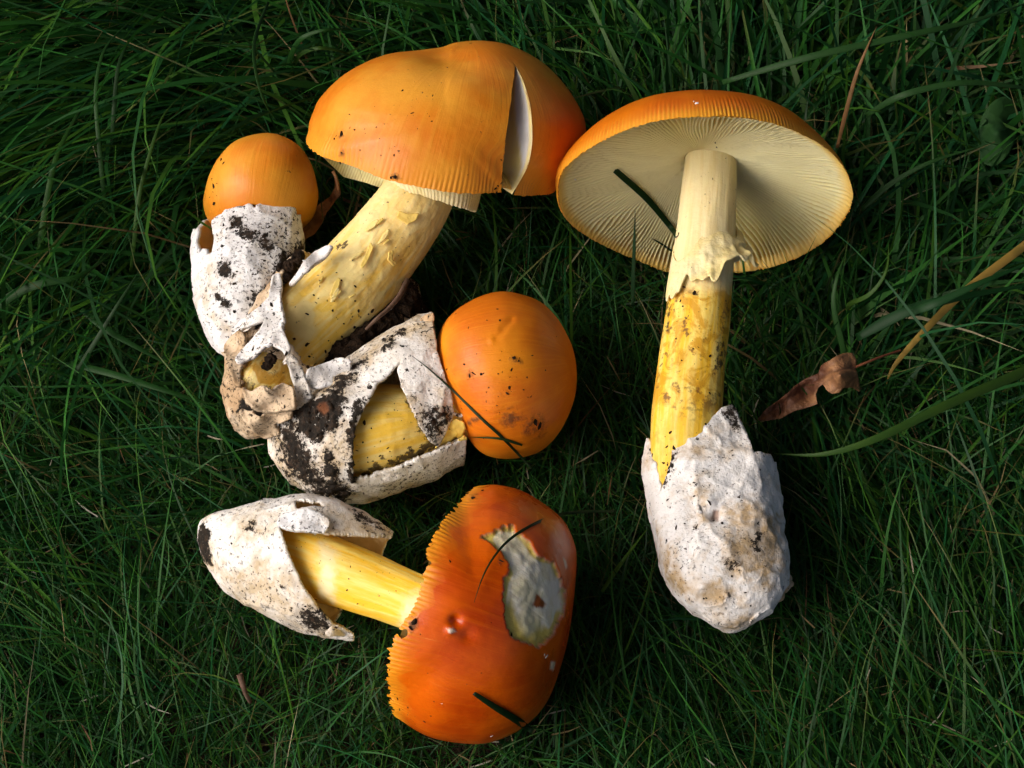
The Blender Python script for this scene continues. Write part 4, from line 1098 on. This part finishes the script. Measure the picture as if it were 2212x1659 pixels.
def sward(k, x0, x1, y0, y1, seed, lmul, wmul, e0, e1, n, spread=1.0, dry=.06, sway=.5, check=True, mid=False, jit=.35, xf=None, over=.03, gain=1.0):
    g = np.random.default_rng(seed)
    r = roots_in(k, x0, x1, y0, y1, g)
    # uneven tufts
    dens = fbm(r, 45, 2, seed) * .5 + .5
    r = r[g.uniform(size=len(r)) < .35 + dens]
    px, py, _ = proj(r)
    if xf is not None:
        q = g.uniform(size=len(r)) < xf(px, py); r = r[q]; px = px[q]; py = py[q]
    ang, sp, L, wd = field(np.clip(px, -200, 2400), np.clip(py, -200, 1850))
    k = len(r)
    ai = ang + g.normal(0, 1, k) * sp * spread
    az = np.arctan2(np.sin(ai) / math.cos(TILT), np.cos(ai))
    L = L * lmul * np.exp(g.normal(0, jit, k)) * 1e-3
    wd = wd * wmul * np.exp(g.normal(0, .25, k)) * 1e-3
    P = blade_pts(r, az, L, np.radians(g.uniform(*e0, k)), np.radians(g.uniform(*e1, k)), n, g.normal(0, sway, k) + .5 * sstep(1000, 500, px) * sstep(800, 450, py), g)
    if check:
        ok = keep_blades(P, g, over); P = P[ok]; wd = wd[ok]; k = len(P)
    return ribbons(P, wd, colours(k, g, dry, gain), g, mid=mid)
def out_of_frame(px, py): return np.where((px > -500) & (px < 2700) & (py > -500) & (py < 2150), 0.0, 1.0)
under = sward(64000, -.29, .29, -.26, .30, 101, .42, .70, (25, 75), (-30, 40), 5, 1.6, .03)
main_ = sward(25000, -.30, .30, -.26, .32, 102, .85, .9, (22, 60), (-35, 10), 8, .8, .002, gain=1.2)
long_ = sward(5200, -.34, .34, -.26, .40, 103, 1.3, 1.05, (26, 50), (-40, -5), 12, .5, .0, .35, mid=True,
              xf=lambda x, y: np.clip(sstep(900, 400, y) + .25 * sstep(700, 200, x), .05, 1), over=.0, gain=1.6)
far_ = sward(30000, -.95, .95, -.85, .95, 104, .9, 2.2, (25, 65), (-35, 15), 5, 1.3, .06, check=False, xf=out_of_frame)
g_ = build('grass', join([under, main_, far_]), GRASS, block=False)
g_['kind'] = 'stuff'; g_['label'] = 'dense dark green lawn grass all round the mushrooms'; g_['category'] = 'grass'
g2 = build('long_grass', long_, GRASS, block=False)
g2['kind'] = 'stuff'; g2['label'] = 'long arching grass blades lying combed over the turf'; g2['category'] = 'grass'
def litter(k, seed):
    g = np.random.default_rng(seed); r = roots_in(k, -.28, .28, -.25, .28, g)
    r[:, 2] += g.uniform(.002, .022, k)
    az = g.uniform(0, 2 * math.pi, k); L = g.uniform(.004, .014, k)
    P = blade_pts(r, az, L, np.radians(g.uniform(-15, 15, k)), np.radians(g.uniform(-15, 15, k)), 3, g.normal(0, .3, k), g)
    ok = keep_blades(P, g, 0, 0); P = P[ok]; k = len(P)
    c = np.array([(.45, .40, .28), (.36, .26, .13), (.22, .11, .05), (.50, .47, .38)])[g.integers(0, 4, k)] * g.uniform(.5, 1.1, (k, 1))
    return ribbons(P, np.full(k, .0007), np.hstack([c, np.ones((k, 1))]), g)
l_ = build('dry_straw_litter', litter(900, 9), GRASS, block=False)
l_['kind'] = 'stuff'; l_['label'] = 'scattered pale bits of dry straw between the blades'; l_['category'] = 'straw'

# ---------------------------------------------------------- single blades that stand out
def lay(pts, lift):
    """rows (x,y,z or None): None = on whatever the sight line meets, lift mm above it"""
    S = spline([(x, y, 0) for x, y, *_ in pts], 26)
    zk = [(i, p[2]) for i, p in enumerate(pts) if p[2] is not None]
    out_ = []
    u = np.linspace(0, len(pts) - 1, 26)
    for i, (x, y, _) in enumerate(S):
        d = ray(x, y); d /= np.linalg.norm(d)
        h = ALL.ray_cast(Vector(CAM), Vector(d))
        if zk: z = np.interp(u[i], [a for a, _ in zk], [b for _, b in zk]); p = W(x, y, z)
        else: p = None
        if h[0] is not None:
            ph = np.array(h[0]) - d * lift * 1e-3
            if p is None or (p - CAM) @ d > (ph - CAM) @ d: p = ph
        out_.append(p if p is not None else (out_[-1] if out_ else W(x, y, 20)))
    P = np.array(out_)
    for _ in range(2):                        # ease sudden steps
        Q = P.copy(); Q[1:-1] = P[1:-1] * .5 + (P[:-2] + P[2:]) * .25; P = Q
    return P
def single(name, label, pts, width, col, cat='grass blade', lift=1.2, roll=.25, taper=1.0, group=None, cutend=False):
    P = lay(pts, lift); n = len(P)
    tg = np.gradient(P, axis=0); tg /= np.linalg.norm(tg, axis=1, keepdims=True)
    v = CAM - P; v /= np.linalg.norm(v, axis=1, keepdims=True)
    w = np.cross(tg, v); w /= np.linalg.norm(w, axis=1, keepdims=True); nm = np.cross(w, tg)
    w = w * math.cos(roll) + nm * math.sin(roll); nm = np.cross(w, tg)
    s = np.linspace(0, 1, n)
    prof = np.clip(1 - s ** 2.5 * taper, .03, 1) * (.7 + .3 * sstep(0, .2, s))
    if cutend: prof = np.where(s > 0, .75 + .25 * np.sin(s * 2.5), 1)
    hw = (width * .5e-3 * prof)[:, None]
    f = grid_faces(n, 3, False)
    V = np.stack([P - w * hw, P - nm * hw * .4, P + w * hw], 1).reshape(-1, 3)
    c = np.tile(np.array([*(np.array(col) * (.62 if 'dry' not in name else .8)), 1.0]), (len(V), 1))
    o = build(name, M(V, f, col=c), GRASS, None, origin=P[0], block=False)
    md = o.modifiers.new('thickness', 'SOLIDIFY'); md.thickness = .00025; md.offset = 0
    o['label'] = label; o['category'] = cat
    if group: o['group'] = group
    return o
G1, G2, G3, G4 = (.028, .095, .018), (.032, .105, .024), (.018, .060, .014), (.055, .13, .018)
single('grass_blade', 'short dark cut grass blade lying slantwise over the cream gills', [(1462, 508, None), (1400, 432, None), (1330, 369, None)], 2.4, (.018, .055, .014), lift=1.5, cutend=True)
single('grass_blade', 'dark upright blade in front of the gills beside the lying mushroom stem', [(1366, 660, 14), (1369, 560, 30), (1372, 455, 46)], 1.7, (.016, .05, .018), lift=2, roll=.5)
single('grass_blade', 'tiny dark blade tip poking over the gills next to the stem', [(1455, 545, None), (1430, 528, None), (1408, 515, None)], .8, (.016, .05, .014), lift=1)
single('grass_blade', 'broad bright green blade sweeping in beside the lumpy volva', [(2330, 745, 30), (2212, 803, 38), (2050, 872, 42), (1900, 945, 40), (1780, 982, 34), (1672, 980, 26)], 3.6, G4, roll=.1)
single('dry_grass_blade', 'broad yellow straw blade slanting down towards the brown leaf', [(2300, 460, 30), (2212, 532, 32), (2080, 632, 30), (1990, 722, 26), (1930, 792, 20), (1915, 830, 15)], 3.2, (.42, .27, .06), 'straw', roll=.1)
single('dry_grass_blade', 'slim withered blade with brown tip rising behind the gilled cap', [(1808, 320, 20), (1830, 232, 34), (1850, 160, 44), (1870, 110, 50), (1894, 56, 54)], 1.7, (.30, .15, .06), 'straw')
single('grass_blade', 'thin dark stalk crossing the torn volva and the ball-shaped cap', [(1148, 1012, None), (1090, 950, None), (1040, 905, None), (985, 850, None), (930, 800, None), (890, 769, None)], 1.0, (.020, .040, .014), lift=1.0)
single('grass_blade', 'thin blade lying level across the foot of the ball-shaped cap', [(1128, 962, None), (1080, 948, None), (1010, 944, None)], .9, (.025, .06, .015), lift=1.0)
single('grass_blade', 'thin blade arching over the gnawed patch of the red cap', [(1330, 1105, 20), (1250, 1106, None), (1180, 1120, None), (1100, 1165, None), (1050, 1230, None), (1024, 1302, None)], 1.1, (.030, .055, .015), lift=1.5)
single('grass_blade', 'short dark blade lying on the lower side of the red cap', [(1150, 1580, 16), (1110, 1552, None), (1070, 1528, None), (1024, 1498, None)], 2.4, (.012, .035, .010), lift=1.5, taper=.5)
single('grass_blade', 'slim yellow-green blade leaning on the left side of the lumpy volva', [(1300, 1278, 8), (1345, 1212, 18), (1400, 1140, None)], 1.5, (.10, .22, .02))
single('grass_blade', 'long green blade curving upright through the combed grass', [(80, 600, 12), (88, 520, 26), (100, 435, 36), (118, 350, 42), (140, 297, 42), (178, 230, 36), (215, 190, 30)], 2.4, (.030, .105, .012))
single('grass_blade', 'tall wavy blade standing above the combed grass, bent at its middle', [(230, 470, 16), (222, 400, 28), (212, 290, 40), (206, 200, 46), (218, 125, 48), (245, 80, 46), (316, 14, 38)], 1.8, (.024, .090, .014))
single('grass_blade', 'slim dark blade rising straight beside the tall wavy one', [(240, 330, 24), (246, 240, 38), (254, 150, 44), (272, 100, 44), (300, 60, 40)], 1.7, G3)
single('grass_blade', 'long yellowish blade climbing towards the small golden cap, then arching over', [(282, 590, 12), (290, 520, 26), (300, 422, 38), (323, 334, 44), (340, 280, 46), (360, 238, 46), (422, 178, 40)], 1.6, (.045, .115, .014))
single('grass_blade', 'thin blade bowed downward beside the largest golden cap', [(580, 4, 40), (550, 85, 46), (552, 151, 46), (570, 218, 40), (602, 268, 28)], 1.4, G1)
single('grass_blade', 'shiny hooked blade curling over at the edge of the golden cap', [(622, 150, 22), (631, 114, 34), (652, 82, 44), (703, 64, 48), (760, 64, 42)], 2.2, (.018, .080, .012))
single('grass_blade', 'second hooked blade curling below the shiny one', [(630, 160, 18), (645, 120, 32), (686, 104, 40), (735, 110, 36), (775, 130, 26)], 1.8, (.036, .095, .012))
single('grass_blade', 'broad glossy blade bending low over the fine turf', [(-30, 700, 16), (20, 642, 26), (90, 612, 32), (170, 597, 32), (245, 545, 26)], 3.6, (.016, .075, .010))
single('grass_blade', 'pale flat blade lying across the fine turf towards the white cup', [(175, 668, 26), (235, 715, 27), (300, 752, 25), (385, 800, 20)], 2.6, (.018, .080, .014), lift=1)
single('grass_blade', 'long pale blade reaching level through the fine turf to the torn volva', [(150, 785, 18), (250, 810, 24), (370, 848, 24), (480, 880, 18)], 2.6, (.018, .085, .012))
single('grass_blade', 'straight dark blade slanting up out of the fine turf', [(160, 810, 18), (205, 740, 28), (250, 665, 36), (300, 585, 40)], 1.9, G3)
single('grass_blade', 'long straight blade crossing the broad grass above the gilled cap', [(1560, 178, 30), (1760, 120, 48), (1990, 70, 54), (2120, 40, 50), (2260, -10, 40)], 2.8, G2)
single('grass_blade', 'level arching blade among the broad dark grass', [(1870, 250, 30), (1950, 205, 46), (2080, 178, 50), (2200, 188, 42), (2280, 200, 30)], 2.6, G2)
single('grass_blade', 'straight slanting blade between the gilled cap and the round leaf', [(1862, 452, 26), (1920, 400, 36), (2010, 350, 44), (2140, 310, 44)], 2.2, G2)
single('grass_blade', 'bent green blade standing upright near the brown leaf', [(1828, 800, 14), (1818, 740, 24), (1800, 660, 34), (1808, 600, 40), (1830, 540, 40)], 2.2, G1)
single('grass_blade', 'kinked yellowish blade in the dark turf beside the gilled cap', [(1830, 670, 20), (1838, 655, 28), (1880, 635, 36), (1915, 585, 42), (1920, 520, 42)], 1.9, G4)
single('grass_blade', 'wide blue-green blade running level above the brown leaf', [(1850, 730, 22), (1960, 672, 34), (2080, 640, 40), (2260, 610, 36)], 4.2, (.010, .060, .014))
single('grass_blade', 'slender blade leaning above the yellow straw', [(1905, 690, 24), (2010, 660, 40), (2120, 610, 46), (2280, 545, 44)], 3.2, (.012, .066, .016))

# ---------------------------------------------------------- leaves and bits
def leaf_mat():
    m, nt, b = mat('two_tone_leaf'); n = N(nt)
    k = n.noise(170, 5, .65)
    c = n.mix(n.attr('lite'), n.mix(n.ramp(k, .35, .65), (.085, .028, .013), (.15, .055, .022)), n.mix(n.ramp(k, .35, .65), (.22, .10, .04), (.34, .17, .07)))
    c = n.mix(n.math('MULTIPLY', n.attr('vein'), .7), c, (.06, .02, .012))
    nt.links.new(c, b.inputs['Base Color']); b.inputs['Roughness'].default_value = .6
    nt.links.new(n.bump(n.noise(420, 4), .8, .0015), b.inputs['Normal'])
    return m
def dry_leaf():
    t = thing('dry_leaf', 'curled brown dead leaf with torn edge resting on the dark turf', 'leaf', W(1740, 840, 16))
    lf = sheet([(1631, 906), (1652, 886), (1680, 866), (1700, 850), (1716, 834), (1740, 818), (1768, 806), (1774, 790), (1800, 774), (1822, 763), (1843, 762), (1851, 775), (1852, 800), (1856, 825), (1860, 849),
                (1842, 838), (1822, 838), (1814, 848), (1798, 851), (1786, 843), (1778, 830), (1768, 838), (1762, 852), (1764, 872), (1740, 880), (1715, 888), (1690, 902), (1655, 909)],
               [(1631, 906, 14), (1700, 850, 24), (1700, 890, 20), (1740, 850, 17), (1768, 806, 26), (1800, 774, 34), (1851, 775, 30), (1860, 849, 22), (1815, 810, 40), (1790, 845, 30), (1680, 885, 15)], 2.4, .7, 130, 6, 3, -.6)
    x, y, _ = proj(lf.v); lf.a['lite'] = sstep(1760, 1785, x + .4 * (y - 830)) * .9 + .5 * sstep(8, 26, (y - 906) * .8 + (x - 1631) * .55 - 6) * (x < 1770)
    q = np.stack([x, y], 1); ln = spline([(1640, 902), (1690, 872), (1735, 838), (1775, 810), (1815, 795), (1850, 793)], 60)
    dv = np.min(np.linalg.norm(q[:, None] - ln[None], axis=2), axis=1)
    side_ = np.abs(((x - 1640) * .55 - (902 - y) * .85 + 1000) % 26 - 13) * (dv < 45)
    lf.a['vein'] = np.maximum(np.exp(-(dv / 3) ** 2), .5 * np.exp(-((side_ - 13) / 3) ** 2) * (dv < 45))
    displace(lf, (-.9 * np.exp(-(dv / 6) ** 2)) * 1e-3)
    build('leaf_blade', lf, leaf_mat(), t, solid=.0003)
    build('petiole', wire([(1848, 793, 30), (1870, 784, 30), (1905, 770, 28), (1945, 757, 24)], .5, .4, 6), plain('petiole', (.14, .04, .02), (.2, .07, .03), 200), t)
dry_leaf()
def shade_leaf():
    t = thing('dry_leaf', 'curled brown leaf tucked in shade between two golden caps', 'leaf', W(695, 480, 10))
    lf = sheet([(722, 372), (730, 385), (734, 402), (736, 420), (718, 440), (706, 458), (694, 485), (680, 505), (655, 520), (650, 500), (668, 465), (690, 440), (712, 425), (724, 405)],
               [(722, 372, 26), (736, 415, 20), (680, 505, 8), (655, 500, 10), (700, 440, 14)], 2.4, .7, 130, 7, 2)
    build('leaf_blade', lf, LEAF_BROWN, t, solid=.0003)
    build('petiole', wire([(719, 370, 28), (726, 385, 26), (731, 410, 22)], .6, .5, 6), plain('petiole_pale', (.4, .2, .1), (.45, .25, .12), 200), t)
shade_leaf()
def green_leaf():
    t = thing('broad_leaf_plant', 'broad oval green weed leaf half hidden in the long dark grass', 'leaf', W(2140, 330, 12))
    pl = spline([(2120, 350), (2112, 300), (2122, 250), (2150, 216), (2180, 210), (2196, 240), (2196, 290), (2180, 330), (2150, 358), (2120, 350)], 40)
    m, nt, b = mat('weed_leaf'); n = N(nt)
    nt.links.new(n.mix(n.ramp(n.noise(90, 3), .4, .65), (.014, .05, .014), (.022, .068, .017)), b.inputs['Base Color'])
    b.inputs['Roughness'].default_value = .6; b.inputs['Specular IOR Level'].default_value = .12
    nt.links.new(n.bump(n.voro(160), .6, .0015), b.inputs['Normal'])
    build('leaf_blade', sheet(pl, [(2120, 350, 14), (2150, 216, 20), (2196, 270, 12), (2112, 290, 12), (2155, 285, 22)], 3, .5, 90, 8, 1), m, t, solid=.0003, block=False)
    build('petiole', wire([(2150, 430, 4), (2135, 385, 9), (2120, 350, 14)], .8, .6, 6), m, t, block=False)
green_leaf()
tw = build('twig', wire([(517, 1456, 20), (524, 1478, 18), (530, 1496, 16), (540, 1516, 10)], 1.1, .7, 7), ROOT, origin=W(530, 1490, 14), block=False)
tw['label'] = 'short brown broken twig stuck in the fine turf'; tw['category'] = 'twig'

# ---------------------------------------------------------- unseen tree, added to block overhead light and darken the right side
def added_shade_tree():
    t = thing('added_shade_tree', 'unseen leafy tree added to block light from above and the right', 'tree', np.array([1.9, .5, GZ]))
    g = np.random.default_rng(15)
    def limb(pts, r0, r1, name):
        P = spline(pts, 16); tg = np.gradient(P, axis=0); tg /= np.linalg.norm(tg, axis=1, keepdims=True)
        a = np.cross(tg, np.array([.3, .9, .2])); a /= np.linalg.norm(a, axis=1, keepdims=True); b = np.cross(tg, a)
        th = np.linspace(0, 2 * math.pi, 10, endpoint=False); rad = np.linspace(r0, r1, 16)[:, None, None]
        V = P[:, None] + rad * (a[:, None] * np.cos(th)[None, :, None] + b[:, None] * np.sin(th)[None, :, None])
        build(name, M(V.reshape(-1, 3), grid_faces(16, 10, True)), BARK, t, block=False)
    limb([(1.9, .5, GZ - .05), (1.88, .5, .5), (1.92, .53, 1.1), (1.9, .5, 2.2)], .13, .06, 'trunk')
    tips = []
    for (bx, by, bz, ex, ey, ez) in ((1.9, .5, .8, -.55, .25, 1.06), (1.9, .5, .9, -.45, -.35, 1.10), (1.9, .5, 1.0, -.35, -.95, 1.15), (1.9, .5, 1.0, -.4, .9, 1.15), (1.9, .5, 1.1, .3, 1.6, 1.2), (1.9, .5, 1.1, .6, -1.4, 1.2), (1.9, .5, 1.4, .2, .5, 1.7), (1.9, .5, 1.5, 3.0, -.6, 1.7), (1.9, .5, 1.6, 2.9, 1.7, 1.8)):
        m_ = np.array([(bx + ex) / 2, (by + ey) / 2, (bz + ez) / 2 + .12])
        limb([(bx, by, bz), tuple(m_), (ex, ey, ez)], .035, .008, 'branch'); tips.append((np.array([bx, by, bz]), m_, np.array([ex, ey, ez])))
    k = 18000
    w_ = g.integers(0, len(tips), k); u = g.uniform(.15, 1.08, k)
    C = np.array([tips[i][0] * (1 - q) ** 2 + 2 * tips[i][1] * q * (1 - q) + tips[i][2] * q * q for i, q in zip(w_, u)])
    C = C + g.normal(0, 1, (k, 3)) * np.array([.22, .24, .08])
    C[:, 2] = np.maximum(C[:, 2], .86 + .1 * g.uniform(size=k))
    a = g.normal(0, 1, (k, 3)); a[:, 2] *= .4; a /= np.linalg.norm(a, axis=1, keepdims=True)
    n_ = g.normal(0, .5, (k, 3)) + np.array([0, 0, 1]); b = np.cross(n_, a); b /= np.linalg.norm(b, axis=1, keepdims=True)
    L = g.uniform(.025, .05, k)[:, None]
    V = np.stack([C - a * L, C + b * L * .45, C + a * L, C - b * L * .45], 1).reshape(-1, 3)
    o = build('crown', M(V, np.arange(4 * k).reshape(k, 4)), LEAFY, t, smooth=False, block=False); o['kind'] = 'stuff'
BARK = plain('bark', (.06, .045, .035), (.12, .09, .07), 40, .9, 1.0, .01)
LEAFY = plain('tree_leaves', (.03, .085, .02), (.05, .12, .03), 20, .5, .2, .002)
added_shade_tree()
